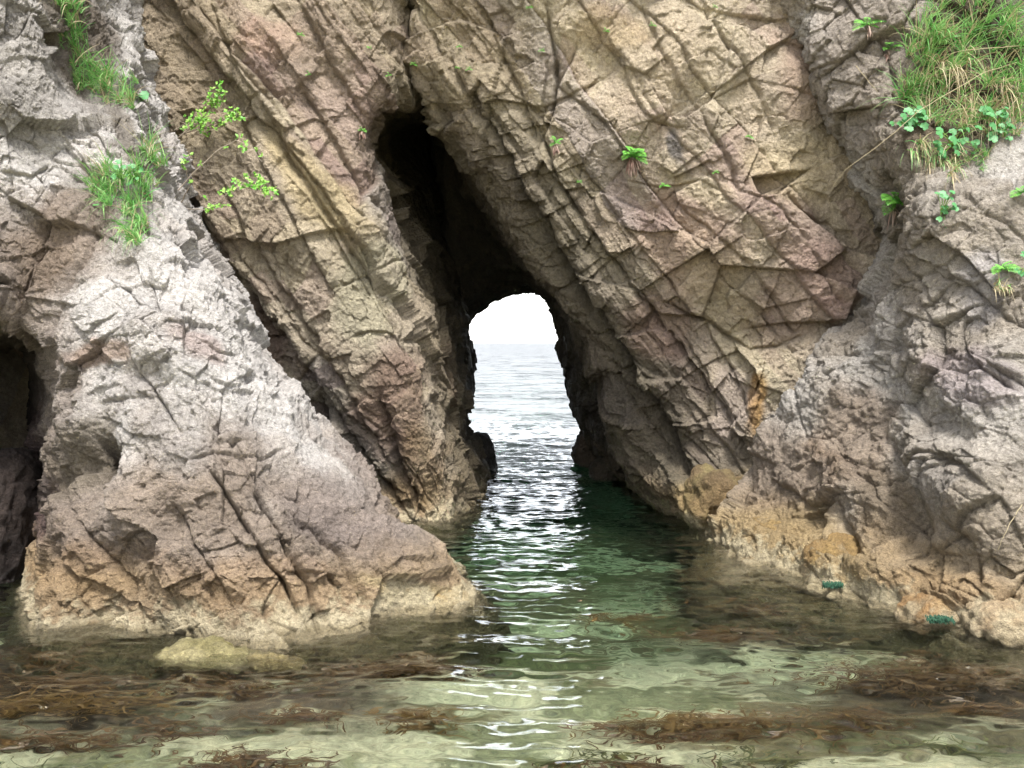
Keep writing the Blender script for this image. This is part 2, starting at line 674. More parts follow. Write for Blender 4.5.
def style_right(p, x, y):
    # thin ledges follow the rim of the tunnel; broad slabs further right
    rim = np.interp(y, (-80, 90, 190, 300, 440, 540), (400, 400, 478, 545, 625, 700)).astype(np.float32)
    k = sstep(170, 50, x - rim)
    d1, h1 = bedded(p, BED_BIG, 3.0, 0.08, 0.11, 0.065, 0.012, 0.012, 0.010, 0.10)
    d2, h2 = bedded(p, BED_MID, 0.8, 0.050, 0.34, 0.08, 0.014, 0.035, 0.010, 0.05)
    d3, h3 = bedded(p, BED_THIN, 0.35, 0.016, 0.25, 0.02, 0.008, 0.012, 0.007, 0.03)
    d = d1 * (0.7 + 0.4 * k) + d2 * (0.06 + 1.0 * k) + d3 * (0.06 + 1.0 * k)
    d += facets(p, (1.3, 1.3, 0.9), 15, 0.24, 0.07, 0.02, 0.010) * (1 - 0.6 * k)
    d += facets(p, 0.42, 17, 0.065, 0.018, 0.008, 0.015) + facets(p, 0.12, 16, 0.020, 0.007, 0.004, 0.06) + facets(p, 0.045, 18, 0.008, 0.003)
    d = d * (1 - 0.5 * sstep(14.5, 16.5, p[:, 1]))
    d += fbm(p, 0.16, 5, 211, False, 0.66) * 0.020 + fbm(p, 2.0, 2, 213) * 0.10
    col = pick(h1, (TAN, PINK, GREYB, (202, 186, 154)), (4, 1.4, 1.2, 3)) * 0.5 + pick(h2, (TAN, PINK, (170, 152, 134), (206, 190, 158)), (4, 1.4, .8, 2)) * 0.3
    nz = sstep(-0.4, 0.4, fbm(p, 0.7, 4, 217))[:, None]
    col = col + 0.2 * (lin(*PINK) * (1 - nz) + lin(204, 190, 160) * nz)
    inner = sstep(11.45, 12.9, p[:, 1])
    low = sstep(0, 220, y) * sstep(165, 45, x - rim + 40 * fbm(p, 0.6, 3, 219)) * 0.84  # dark wet rim beds, with the overhang's shade put into the colour
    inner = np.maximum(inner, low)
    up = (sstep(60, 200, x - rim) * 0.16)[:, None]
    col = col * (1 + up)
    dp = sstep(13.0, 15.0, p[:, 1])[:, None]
    col = col * (1 - 0.84 * inner[:, None]) + (lin(72, 64, 52) * (1 - dp) + lin(46, 42, 34) * dp) * (0.84 * inner[:, None])  # rim and tunnel shade blended into the rock colour, darkest far inside
    return d, h1, col, np.clip(inner * 0.4, 0, 1)


def style_pale(p, x, y):
    k = sstep(430, 520, y)                       # joints show lower down
    d1, h1 = bedded(p, BED_BIG, 2.2, 0.08, 0.16, 0.06, 0.016, 0.02, 0.014, 0.14)
    d = d1 * (0.35 + 0.65 * k)
    d += facets(p, (0.7, 0.7, 0.55), 125, 0.14, 0.036, 0.014, 0.012)
    d += facets(p, (0.26, 0.26, 0.2), 26, 0.050, 0.014, 0.009, 0.02) + facets(p, 0.095, 27, 0.020, 0.006, 0.003, 0.06) + facets(p, 0.04, 28, 0.009, 0.003)
    d += fbm(p, 0.3, 6, 221, False, 0.62) * 0.050 + fbm(p, 1.6, 3, 223) * 0.12 + fbm(p, 0.10, 4, 225, True, 0.6) * 0.010
    nz = fbm(p, 0.9, 5, 227)
    up = sstep(540, 380, y + nz * 120)[:, None]
    col = lin(168, 150, 132) * (1 - up) + lin(212, 205, 198) * 1.18 * up
    g = sstep(-0.1, 0.5, fbm(p, 0.5, 4, 229))[:, None] * 0.4
    col = col * (1 - g) + lin(172, 156, 142) * g
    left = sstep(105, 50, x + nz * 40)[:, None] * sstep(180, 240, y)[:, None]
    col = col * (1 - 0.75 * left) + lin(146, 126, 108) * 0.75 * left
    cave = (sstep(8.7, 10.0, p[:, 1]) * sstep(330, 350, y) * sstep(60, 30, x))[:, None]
    col = col * (1 - 0.85 * cave) + lin(52, 42, 40) * 0.85 * cave  # shade of the cave painted into its wet rock colour
    return d * (1 - 0.4 * cave[:, 0]), h1, col, x * 0


def style_rubble(p, x, y):
    d = facets(p, (0.8, 0.8, 0.7), 135, 0.17, 0.06, 0.035, 0.018)
    d += facets(p, (0.3, 0.3, 0.26), 36, 0.055, 0.018, 0.020, 0.04)
    f1, f2, hh, of = vor(p, 0.11, 37)
    f3, f4, hh2, of2 = vor(p, 0.05, 39)
    peb = sstep(-0.2, 0.3, fbm(p, 0.6, 3, 235))
    d += (0.045 * (0.6 - f1) + 0.020 * (0.6 - f3)) * (0.35 + 0.65 * peb)
    d += facets(p, 0.13, 38, 0.022, 0.007) + facets(p, 0.05, 40, 0.009, 0.003)
    d += fbm(p, 0.4, 6, 231, False, 0.62) * 0.07 + fbm(p, 1.5, 3, 233) * 0.14
    d1, h1 = bedded(p, BED_BIG, 1.8, 0.05, 0.13, 0.05, 0.02, 0.025, 0.02, 0.12)
    d += d1
    nz = sstep(-0.45, 0.45, fbm(p, 0.8, 5, 237))[:, None]
    col = lin(180, 167, 150) * (1 - nz) + lin(208, 200, 190) * nz
    lo = sstep(440, 580, y + 60 * nz[:, 0])[:, None]
    col = col * (1 - 0.6 * lo) + lin(172, 152, 122) * 0.6 * lo
    return d, h1, col, x * 0


# ------------------------------------------------------------------ the cliffs
def row(y, pts):
    return [(p[0], y, p[1]) if len(p) == 2 else p for p in pts]


# left cliff: front face, then round the rim and along the left wall of the tunnel
netL = [
    row(0, [(300, 24), (340, 24), (370, 24), (390, 24), (410, 24), (430, 24), (445, 24), (455, 24), (465, 25), (470, 27)]),
    row(-260, [(-150, 11.8), (40, 11.6), (130, 11.5), (220, 11.4), (270, 11.3), (300, 11.3), (350, 11.4), (400, 12), (420, 14), (440, 20)]),
    row(-80, [(-150, 11.6), (60, 11.4), (140, 11.2), (220, 11.1), (280, 11.1), (330, 11.0), (385, 11.15), (412, 12), (420, 14), (440, 20)]),
    row(0, [(-150, 11.6), (70, 11.3), (150, 11.1), (230, 11.0), (300, 11.0), (350, 11.0), (388, 11.15), (415, 11.9), (430, 14.5), (440, 20)]),
    row(60, [(-150, 11.6), (80, 11.3), (160, 11.1), (240, 10.95), (315, 10.95), (366, 11.0), (396, 11.2), (418, 12.2), (428, 15.5), (438, 20)]),
    row(105, [(-150, 11.6), (90, 11.3), (170, 11.1), (250, 10.95), (325, 10.95), (368, 11.0), (396, 11.25), (418, 12.3), (428, 16), (436, 20)]),
    row(132, [(-150, 11.6), (95, 11.3), (178, 11.1), (255, 10.95), (328, 10.95), (366, 11.1), (384, 11.9), (400, 13.4), (416, 16.8), (437, 20)]),
    row(160, [(-150, 11.6), (100, 11.3), (185, 11.1), (260, 10.9), (330, 10.95), (364, 11.15), (380, 12.2), (398, 14), (424, 17), (440, 20)]),
    row(230, [(-150, 11.6), (110, 11.4), (200, 11.2), (280, 10.9), (345, 10.9), (374, 11.15), (396, 12.3), (418, 14.2), (446, 17), (440, 20)]),
    row(300, [(-150, 11.6), (130, 11.4), (230, 11.3), (310, 10.95), (370, 10.9), (398, 11.2), (420, 12.5), (438, 14.5), (464, 17.3), (440, 20)]),
    row(345, [(-150, 11.6), (140, 11.4), (250, 11.35), (330, 11.0), (390, 10.9), (420, 11.25), (438, 12.6), (450, 14.6), (471, 17.3), (440, 20)]),
    row(390, [(-150, 11.6), (150, 11.4), (270, 11.4), (350, 11.1), (405, 11.0), (437, 11.35), (450, 12.7), (458, 14.5), (472, 17.2), (440, 20)]),
    row(430, [(-150, 11.6), (160, 11.4), (290, 11.4), (365, 11.2), (415, 11.05), (446, 11.45), (457, 12.9), (464, 14.4), (460, 17.0), (440, 20)]),
    row(470, [(-150, 11.6), (170, 11.4), (310, 11.4), (380, 11.3), (425, 11.2), (455, 11.6), (470, 13.2), (478, 14.4), (490, 16.9), (440, 20)]),
    row(515, [(-150, 11.6), (180, 11.4), (330, 11.4), (395, 11.35), (432, 11.3), (461, 11.7), (479, 13.5), (485, 14.6), (496, 17.0), (440, 20)]),
    row(580, [(-150, 11.6), (180, 11.4), (340, 11.4), (400, 11.3), (440, 11.2), (468, 11.6), (485, 13.5), (492, 14.7), (502, 17.0), (440, 20)]),
]
cracksL = [
    ([(182, 205), (240, 290), (300, 370), (345, 430), (375, 480), (408, 525)], 6, 0.26, 0.10),
    ([(215, 190), (270, 275), (318, 345), (352, 400), (390, 470)], 3.5, 0.14, 0.06),
    ([(255, 95), (300, 170), (350, 245), (392, 305), (436, 380)], 4, 0.16, 0.07),
    ([(378, 395), (392, 445), (412, 508)], 6, 0.38, 0.05),
    ([(300, 85), (340, 150), (380, 225)], 3, 0.10, 0.05),
    ([(230, 100), (262, 160), (305, 240), (330, 290)], 3, 0.10, 0.05),
    ([(330, 290), (360, 275), (395, 262)], 2.5, 0.08, 0),
    ([(345, 340), (385, 330), (425, 338)], 2.5, 0.09, 0.03),
    ([(210, 0), (235, 60), (262, 100)], 3, 0.09, 0.04),
    ([(300, 0), (330, 60), (368, 120)], 3.5, 0.12, 0.06),
    ([(310, 400), (316, 425), (308, 445)], 6, 0.25, 0),
]
cracksL = [(a, w * 0.75, d, st * 0.8) for a, w, d, st in cracksL]
bumpsL = [(240, 320, 26, 90, -36, -0.22), (395, 360, 40, 60, 20, 0.12), (300, 200, 40, 120, -33, 0.16), (310, 430, 14, 26, 0, -0.25),
          (398, 150, 20, 36, -10, -0.3), (270, 60, 40, 50, 0, 0.15)]
zonesL = [(275, 50, 40, 26, 20, (206, 170, 148), 0.65), (150, 60, 90, 90, 0, (158, 138, 112), 0.6), (390, 400, 60, 55, 30, (150, 116, 98), 0.6),
          (365, 300, 34, 40, 40, (188, 180, 150), 0.6), (315, 190, 26, 90, -33, (204, 182, 134), 0.6), (225, 330, 20, 100, -36, (120, 94, 80), 0.75),
          (410, 470, 40, 50, 0, (150, 122, 84), 0.6), (420, 200, 40, 160, -10, (110, 98, 76), 0.5), (330, 40, 60, 60, 0, (168, 150, 126), 0.5)]
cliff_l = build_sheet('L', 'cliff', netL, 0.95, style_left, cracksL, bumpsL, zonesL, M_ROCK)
tag(cliff_l, 'steep tan layered cliff forming the left side of the arch, behind the pale grey rock', 'cliff', None, 'structure')

# right cliff: far rim of the tunnel, its roof, the rim at the front, the tilted slabs of the face
xr = (0.05, 0.13, 0.22, 0.33, 0.46, 0.62, 0.8, 1.0)


def front(x, y):
    t = np.interp(x, (390, 520, 640, 760, 900, 1200), (11.0, 10.75, 10.7, 10.6, 10.8, 10.8))
    b = np.interp(x, (390, 520, 640, 760, 900, 1200), (11.2, 11.2, 11.3, 10.9, 10.6, 10.6))
    k = float(np.clip((y - 120) / 330, 0, 1))
    return float(t * (1 - k) + b * k)


def rrow(fo, f, m, e, yf):
    hang = 1.0 if 100 < yf < 450 else 0.0     # the hanging wall leans back into the cleft
    e = (e[0], e[1], e[2] + 0.45 * hang)
    pts = [fo, f, m, (m[0] * 0.45 + e[0] * 0.55, m[1] * 0.4 + e[1] * 0.6, 12.2 + 0.3 * hang), e]
    for s in xr:
        x = e[0] + (1200 - e[0]) * s
        w = math.exp(-s * 9)
        pts.append((x, e[1] * w + yf * (1 - w), front(x, yf) + (0.10 + 0.55 * hang) * w))
    return pts


netR = [
    [(480 + 20 * i, 0, 24 + (2 if i == 0 else 0)) for i in range(13)],
    rrow((420, -100, 21), (420, -100, 17), (415, -120, 14), (395, -260, 11.3), -260),
    rrow((430, 100, 21), (430, 100, 17.5), (412, -60, 14), (398, -80, 11.1), -80),
    rrow((440, 240, 21), (445, 240, 17.5), (425, 60, 14), (404, 10, 11.15), 10),
    rrow((400, 330, 21), (455, 332, 17.8), (432, 122, 14.2), (420, 122, 11.25), 104),
    rrow((440, 300, 21), (478, 312, 17.8), (456, 165, 14.4), (449, 142, 11.3), 135),
    rrow((500, 250, 21), (505, 298, 17.8), (480, 215, 14.4), (479, 190, 11.3), 190),
    rrow((560, 250, 21), (541, 300, 17.8), (516, 262, 14.4), (512, 248, 11.3), 245),
    rrow((620, 320, 21), (563, 322, 17.8), (548, 308, 14.4), (545, 300, 11.35), 300),
    rrow((640, 370, 21), (566, 368, 17.6), (574, 366, 14.4), (585, 370, 11.5), 365),
    rrow((650, 410, 21), (573, 410, 17.4), (596, 425, 14.2), (624, 440, 11.7), 430),
    rrow((660, 455, 21), (596, 458, 17.0), (622, 478, 13.9), (664, 498, 11.8), 490),
    rrow((670, 480, 21), (606, 480, 16.8), (642, 512, 13.7), (690, 532, 11.7), 545),
    rrow((670, 540, 21), (620, 540, 16.6), (655, 580, 13.6), (700, 590, 11.6), 610),
]
cracksR = [
    ([(452, 60), (500, 150), (545, 235), (600, 320), (655, 420), (700, 490)], 7, 0.36, 0.10),
    ([(505, 170), (552, 262), (604, 342), (652, 420), (694, 505)], 10, 0.60, 0.16),
    ([(528, 120), (572, 205), (640, 300), (700, 380), (748, 455)], 4.5, 0.22, 0.08),
    ([(556, 140), (600, 190), (640, 245), (700, 322), (735, 380), (760, 440)], 3, 0.12, 0.05),
    ([(480, 0), (515, 90), (535, 150)], 4, 0.14, 0.06),
    ([(545, 0), (556, 50), (558, 81), (530, 160)], 5, 0.2, 0.08),
    ([(583, 32), (558, 81), (607, 120), (618, 141), (655, 200)], 3.5, 0.14, 0.05),
    ([(614, 46), (632, 85), (646, 116), (690, 130)], 3, 0.10, 0.05),
    ([(699, 112), (731, 165), (738, 192)], 4, 0.16, 0.06),
    ([(667, 197), (710, 232), (752, 267), (790, 320)], 3, 0.10, 0.04),
    ([(780, 190), (805, 211), (833, 225)], 4, 0.16, 0.05),
    ([(664, 303), (706, 324), (748, 352)], 4.5, 0.22, 0.06),
    ([(748, 352), (775, 348), (810, 335)], 3, 0.12, 0.03),
    ([(759, 278), (780, 313), (801, 338)], 3.5, 0.14, 0.05),
    ([(805, 250), (825, 285), (842, 306)], 3, 0.10, 0.03),
    ([(664, 320), (703, 370), (727, 415), (752, 437)], 4, 0.16, 0.06),
    ([(664, 366), (685, 401), (724, 447), (750, 480)], 3.5, 0.14, 0.05),
    ([(640, 0), (665, 60), (700, 112)], 3, 0.10, 0.05),
    ([(700, 0), (722, 40), (760, 95), (772, 140)], 3, 0.12, 0.04),
    ([(738, 192), (770, 205), (800, 240)], 2.5, 0.08, 0.03),
    ([(620, 180), (668, 190), (700, 180), (735, 195)], 2.5, 0.08, 0.03),
    ([(560, 300), (620, 400), (672, 490)], 3, 0.14, 0.05),
]
cracksR = [(a, w * 0.5, d * (0.7 if d < 0.17 else 1.0), st * 0.45) for a, w, d, st in cracksR]
bumpsR = [(585, 60, 24, 40, 20, -0.16), (792, 90, 34, 48, -20, 0.22), (640, 215, 14, 24, -20, -0.12), (700, 70, 50, 50, 0, 0.10), (740, 330, 60, 40, 30, -0.08),
          (760, 210, 40, 26, 20, 0.12), (470, 95, 30, 50, -25, 0.12), (716, 492, 32, 30, 0, 0.16)]
zonesR = [(650, 60, 60, 60, 0, (196, 172, 142), 0.5), (790, 75, 26, 48, -10, (164, 130, 112), 0.7), (685, 245, 56, 40, 30, (168, 130, 116), 0.7),
          (800, 290, 46, 60, 20, (166, 134, 120), 0.7), (725, 290, 30, 70, -35, (206, 188, 150), 0.7), (790, 170, 50, 40, 0, (204, 184, 144), 0.6),
          (688, 162, 10, 18, 0, (118, 112, 108), 0.9), (700, 200, 40, 14, 25, (206, 186, 150), 0.6), (660, 320, 40, 40, 30, (164, 126, 112), 0.6),
          (765, 400, 10, 30, 10, (190, 142, 62), 0.75), (735, 400, 30, 40, 20, (178, 160, 156), 0.6), (470, 40, 60, 60, 0, (168, 148, 118), 0.6),
          (605, 30, 30, 20, 0, (206, 180, 138), 0.5), (590, 330, 26, 150, -37, (120, 110, 88), 0.5), (640, 420, 24, 80, -35, (84, 76, 60), 0.6),
          (720, 500, 50, 40, 0, (160, 140, 88), 0.5)]
zonesR = [(*z[:6], z[6] * (0.65 if z[2] > 20 and z[5][0] - z[5][2] < 60 else 1.0)) for z in zonesR]
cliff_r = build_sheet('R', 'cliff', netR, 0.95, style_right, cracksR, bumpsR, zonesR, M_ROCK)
tag(cliff_r, 'tan and pink slabbed cliff leaning over the right side of the arch', 'cliff', None, 'structure')

# pale buttress in front on the left, with the dark hollow at its left foot
netB = [
    row(0, [(330, 20), (345, 20), (360, 20), (372, 20), (380, 20), (388, 20), (395, 20), (402, 20), (410, 21)]),
    row(-220, [(-260, 8.8), (-110, 8.7), (0, 8.8), (40, 9.1), (62, 9.9), (80, 10.7), (100, 11.4), (120, 12), (150, 13)]),
    row(-50, [(-260, 8.5), (-100, 8.4), (0, 8.5), (42, 8.8), (66, 9.5), (86, 10.3), (108, 11), (130, 11.6), (150, 13)]),
    row(40, [(-260, 8.2), (-100, 8.1), (0, 8.3), (46, 8.6), (68, 9.2), (92, 9.8), (116, 10.4), (140, 11), (160, 13)]),
    row(92, [(-260, 8.0), (-100, 7.9), (0, 8.1), (50, 8.5), (74, 9.0), (98, 9.3), (122, 9.5), (140, 10.2), (165, 12.5)]),
    row(112, [(-260, 8.0), (-100, 7.9), (0, 8.1), (52, 8.4), (78, 8.6), (104, 8.65), (126, 8.8), (142, 9.3), (165, 12)]),
    row(170, [(-260, 7.9), (-100, 7.9), (0, 8.1), (50, 8.3), (88, 8.4), (126, 8.4), (152, 8.65), (170, 9.3), (182, 12)]),
    row(250, [(-260, 7.9), (-100, 8.0), (0, 8.1), (50, 8.2), (100, 8.05), (150, 8.0), (190, 8.3), (208, 9.0), (214, 11.5)]),
    row(315, [(-260, 7.9), (-100, 8.1), (-15, 8.25), (30, 8.2), (95, 7.8), (168, 7.75), (222, 8.0), (243, 8.7), (248, 11)]),
    row(352, [(-260, 9.2), (-100, 9.6), (-20, 9.2), (46, 8.25), (96, 7.7), (175, 7.6), (240, 7.9), (265, 8.6), (270, 10.8)]),
    row(420, [(-260, 10.5), (-100, 10.8), (18, 10.0), (58, 8.2), (102, 7.5), (185, 7.4), (268, 7.75), (303, 8.4), (308, 10.5)]),
    row(500, [(-260, 10.8), (-100, 11), (18, 10.0), (56, 8.1), (106, 7.35), (210, 7.15), (310, 7.45), (374, 8.2), (380, 10)]),
    row(565, [(-260, 10.8), (-100, 11), (16, 9.4), (44, 7.95), (106, 7.25), (225, 7.0), (345, 7.35), (434, 8.1), (442, 9.8)]),
    row(600, [(-260, 10.8), (-100, 11), (14, 9.2), (30, 7.8), (108, 7.2), (230, 6.98), (360, 7.3), (466, 8.05), (474, 9.6)]),
    row(640, [(-260, 10.8), (-100, 11), (14, 9.0), (24, 7.7), (108, 7.12), (234, 6.85), (372, 7.2), (482, 7.85), (492, 9.4)]),
    row(720, [(-260, 10.8), (-100, 11), (4, 8.8), (14, 7.4), (100, 6.8), (236, 6.5), (384, 6.9), (504, 7.6), (515, 9.2)]),
]
cracksB = [
    ([(148, 265), (153, 295), (162, 322)], 3, 0.10, 0.03),
    ([(129, 335), (133, 371), (150, 385), (184, 438)], 3, 0.12, 0.04),
    ([(205, 460), (242, 520), (266, 555), (310, 630)], 4, 0.17, 0.06),
    ([(252, 465), (289, 543), (313, 590), (322, 632)], 4.5, 0.22, 0.06),
    ([(300, 500), (344, 547), (376, 612)], 4, 0.16, 0.06),
    ([(42, 5), (20, 30), (-5, 44)], 3, 0.10, 0.05),
    ([(68, 135), (80, 155), (96, 174)], 3, 0.10, 0.05),
    ([(84, 118), (100, 142), (112, 160)], 3, 0.10, 0.04),
    ([(60, 180), (40, 260), (20, 320)], 4, 0.12, 0.06),
    ([(96, 190), (78, 260), (52, 330), (46, 420)], 5, 0.14, -0.05),
    ([(85, 405), (130, 395), (180, 372)], 2.5, 0.06, 0.03),
    ([(180, 460), (215, 445), (245, 455), (300, 440)], 2.5, 0.06, 0.03),
    ([(165, 500), (205, 560), (235, 610)], 3, 0.09, 0.04),
    ([(0, 170), (30, 175), (50, 160)], 3, 0.1, 0.05),
    ([(200, 330), (225, 345), (250, 350)], 2.5, 0.06, 0.03),
]
cracksB = [(a, w * 0.6, d * (0.7 if a[0][1] < 430 else 1.0), st * 0.6) for a, w, d, st in cracksB]
bumpsB = [(88, 468, 20, 30, 10, -0.34), (92, 180, 20, 12, 0, -0.16), (165, 520, 22, 20, 0, -0.16), (130, 520, 30, 30, 0, 0.10), (175, 345, 50, 30, 15, 0.10),
          (150, 375, 30, 14, 10, -0.07), (420, 575, 60, 26, 20, 0.08), (70, 430, 16, 50, 0, 0.12)]
zonesB = [(105, 350, 36, 14, -15, (168, 136, 112), 0.7), (215, 345, 40, 18, 25, (184, 158, 148), 0.6), (20, 80, 60, 90, 0, (176, 168, 158), 0.8),
          (60, 240, 40, 80, 20, (146, 124, 102), 0.7), (250, 580, 120, 30, 8, (184, 152, 124), 0.42), (330, 500, 60, 40, 30, (168, 152, 142), 0.55),
          (80, 580, 50, 30, 0, (184, 150, 112), 0.45), (420, 590, 60, 14, 5, (208, 194, 150), 0.7), (180, 440, 40, 40, 0, (196, 190, 184), 0.5),
          (85, 460, 30, 40, 0, (120, 108, 84), 0.6), (360, 540, 70, 24, 35, (154, 138, 128), 0.6), (20, 500, 30, 90, 0, (84, 62, 62), 0.9),
          (88, 40, 26, 70, -12, (104, 88, 66), 0.8), (128, 130, 16, 50, -10, (110, 96, 74), 0.7), (132, 205, 22, 26, 0, (112, 98, 74), 0.6)]
for r_ in netB:
    y_ = r_[0][1]
    if r_[0][2] < 19:                     # two more columns for the left cheek of the cave
        if y_ < 345:
            r_[2:2] = [(-70, y_, r_[1][2]), (-45, y_, r_[1][2])]
        else:
            r_[0], r_[1], r_[2] = (-260, y_, 8.0), (-130, y_, 8.1), (20, y_, 12.6)
            r_[2:2] = [(-75, y_, 8.6), (-45, y_, 12.4)]
    else:
        r_[2:2] = [(350, y_, 20), (355, y_, 20)]
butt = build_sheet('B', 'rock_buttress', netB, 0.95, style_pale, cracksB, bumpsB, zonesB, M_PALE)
tag(butt, 'pale grey pyramid shaped rock standing in the water at the left', 'rock')

# grey rubbly outcrop that comes forward on the right
netO = [
    row(-20, [(620, 20), (650, 20), (680, 20), (720, 20), (760, 20), (800, 20), (840, 20)]),
    row(-230, [(735, 11.8), (780, 10.9), (850, 10.5), (920, 10.2), (1000, 10.0), (1080, 9.8), (1250, 9.5)]),
    row(-50, [(752, 11.6), (775, 10.6), (835, 10.2), (905, 9.9), (980, 9.7), (1060, 9.5), (1250, 9.2)]),
    row(50, [(790, 11.5), (805, 10.5), (845, 10.0), (905, 9.7), (975, 9.5), (1055, 9.3), (1250, 9.0)]),
    row(125, [(820, 11.4), (832, 10.4), (862, 9.9), (910, 9.5), (975, 9.3), (1055, 9.1), (1250, 8.8)]),
    row(180, [(852, 11.3), (862, 10.4), (885, 9.8), (920, 9.2), (970, 8.9), (1050, 8.6), (1250, 8.4)]),
    row(205, [(868, 11.2), (876, 10.3), (895, 9.6), (925, 8.9), (970, 8.55), (1050, 8.2), (1250, 8.0)]),
    row(260, [(872, 11.1), (882, 10.2), (902, 9.4), (932, 8.8), (975, 8.4), (1050, 8.05), (1250, 7.8)]),
    row(320, [(835, 11.1), (850, 10.3), (880, 9.5), (918, 8.8), (970, 8.25), (1045, 7.85), (1250, 7.6)]),
    row(390, [(785, 11.2), (805, 10.4), (845, 9.6), (895, 8.8), (960, 8.1), (1040, 7.6), (1250, 7.3)]),
    row(450, [(742, 11.4), (768, 10.5), (818, 9.6), (878, 8.8), (950, 8.0), (1035, 7.4), (1250, 7.1)]),
    row(510, [(705, 11.5), (740, 10.4), (798, 9.5), (862, 8.65), (940, 7.85), (1030, 7.25), (1250, 6.9)]),
    row(555, [(695, 11.2), (730, 9.9), (786, 9.2), (852, 8.45), (932, 7.7), (1025, 7.15), (1250, 6.7)]),
    row(590, [(690, 10.8), (715, 9.3), (776, 8.85), (846, 8.25), (928, 7.6), (1020, 7.1), (1250, 6.5)]),
    row(640, [(690, 10.3), (710, 8.7), (768, 8.35), (838, 7.9), (918, 7.4), (1012, 6.95), (1250, 6.3)]),
    row(740, [(680, 9.6), (700, 8.1), (758, 7.8), (826, 7.5), (900, 7.1), (995, 6.6), (1250, 6.0)]),
]
cracksO = [
    ([(959, 338), (980, 366), (1022, 398)], 2.5, 0.14, 0.02),
    ([(882, 440), (900, 462), (908, 500), (890, 540)], 5, 0.2, 0.05),
    ([(905, 470), (940, 455), (975, 470), (1000, 500)], 4, 0.16, 0.06),
    ([(830, 500), (850, 540), (846, 580)], 5, 0.2, 0.05),
    ([(940, 520), (970, 540), (985, 590)], 4.5, 0.18, 0.05),
    ([(800, 40), (815, 70), (850, 60)], 3, 0.08, 0.04),
    ([(875, 30), (890, 60), (895, 90)], 4, 0.14, 0.03),
    ([(760, 470), (800, 500), (830, 500)], 4, 0.15, 0.04),
    ([(905, 250), (930, 300), (935, 340)], 3, 0.09, 0.03),
]
cracksO = [(a, w * 0.65, d * 0.85, st * 0.6) for a, w, d, st in cracksO]
bumpsO = [(940, 480, 40, 34, 20, 0.22), (1000, 510, 40, 50, 0, 0.2), (860, 480, 30, 36, 0, 0.16), (800, 540, 34, 26, 0, 0.18), (900, 580, 40, 26, 10, 0.18),
          (975, 590, 40, 20, 0, 0.15), (900, 520, 22, 40, 0, -0.2), (980, 375, 60, 40, 20, 0.08), (930, 420, 30, 20, 0, -0.1), (740, 520, 30, 26, 0, 0.14),
          (885, 210, 14, 30, -10, -0.15)]
zonesO = [(890, 320, 40, 26, 20, (196, 186, 176), 0.6), (970, 370, 50, 30, 20, (186, 168, 168), 0.6), (850, 440, 40, 60, 20, (150, 124, 96), 0.6),
          (790, 480, 50, 50, 0, (140, 112, 84), 0.5), (800, 545, 80, 30, 10, (170, 148, 92), 0.5), (940, 590, 80, 24, 12, (178, 144, 108), 0.5),
          (950, 480, 30, 20, 0, (186, 178, 170), 0.5), (850, 60, 60, 90, 0, (170, 156, 142), 0.7), (985, 290, 30, 30, 0, (196, 188, 186), 0.6),
          (880, 500, 30, 40, 0, (128, 104, 70), 0.5),
          (975, 60, 70, 80, 0, (92, 78, 56), 0.9), (950, 150, 60, 26, -10, (112, 94, 70), 0.75), (885, 215, 12, 26, 0, (90, 80, 62), 0.7)]
outc = build_sheet('O', 'rock_outcrop', netO, 0.95, style_rubble, cracksO, bumpsO, zonesO, M_PALE)
tag(outc, 'rough grey rubbly rock slope coming forward at the right, under the grass bank', 'rock')


# ------------------------------------------------------------------ boulders
def boulder(px, py, Y, size, rot, seed, label, cols, name='boulder', group=None, sub=5, dry=True):
    c = P(px, py, Y)
    bm = bmesh.new()
    bmesh.ops.create_icosphere(bm, subdivisions=sub, radius=1)
    V = np.array([v.co for v in bm.verts], np.float32)
    Fc = np.array([[v.index for v in f.verts] for f in bm.faces])
    bm.free()
    N = V.copy()
    S = np.array(size, np.float32)
    R = np.array(Matrix.Rotation(R_(rot[2]), 3, 'Z') @ Matrix.Rotation(R_(rot[1]), 3, 'Y') @ Matrix.Rotation(R_(rot[0]), 3, 'X'), np.float32)
    V = np.sign(V) * np.abs(V) ** 0.8
    Pt = (V * S) @ R.T
    N = (N / S) @ R.T
    N /= np.linalg.norm(N, axis=1, keepdims=True)
    q = (Pt + seed * 7.3).astype(np.float32)
    m = float(min(size))
    d = facets(q, m * 1.3, seed, 0.22 * m, 0.06 * m) + facets(q, m * 0.5, seed + 1, 0.12 * m, 0.03 * m, 0.04 * m, 0.07) + facets(q, m * 0.18, seed + 2, 0.04 * m, 0.012 * m)
    d += fbm(q, m, 6, seed + 3, False, 0.62) * 0.20 * m + fbm(q, 0.09, 4, seed + 4, True, 0.6) * 0.012
    Q = Pt + N * d[:, None]
    Wd = Q + c.astype(np.float32)
    nz = sstep(-0.4, 0.4, fbm(q, 0.35, 4, seed + 9))[:, None]
    col = lin(*cols[0]) * (1 - nz) + lin(*cols[1]) * nz
    if dry and Y < 14 and Y > 0 and not (Y > 8.8 and px < 40):
        col = tide(col.astype(np.float32), Wd, 0.8)
    o = mesh_from(name, Q, Fc, M_PALE, col * ALB, True, None, sstep(0.16, 0.0, Wd[:, 2]))
    o.location = c
    SHEETS['boulder%d' % seed] = (Wd, *project(Wd))
    tag(o, label, 'boulder', group)
    return o


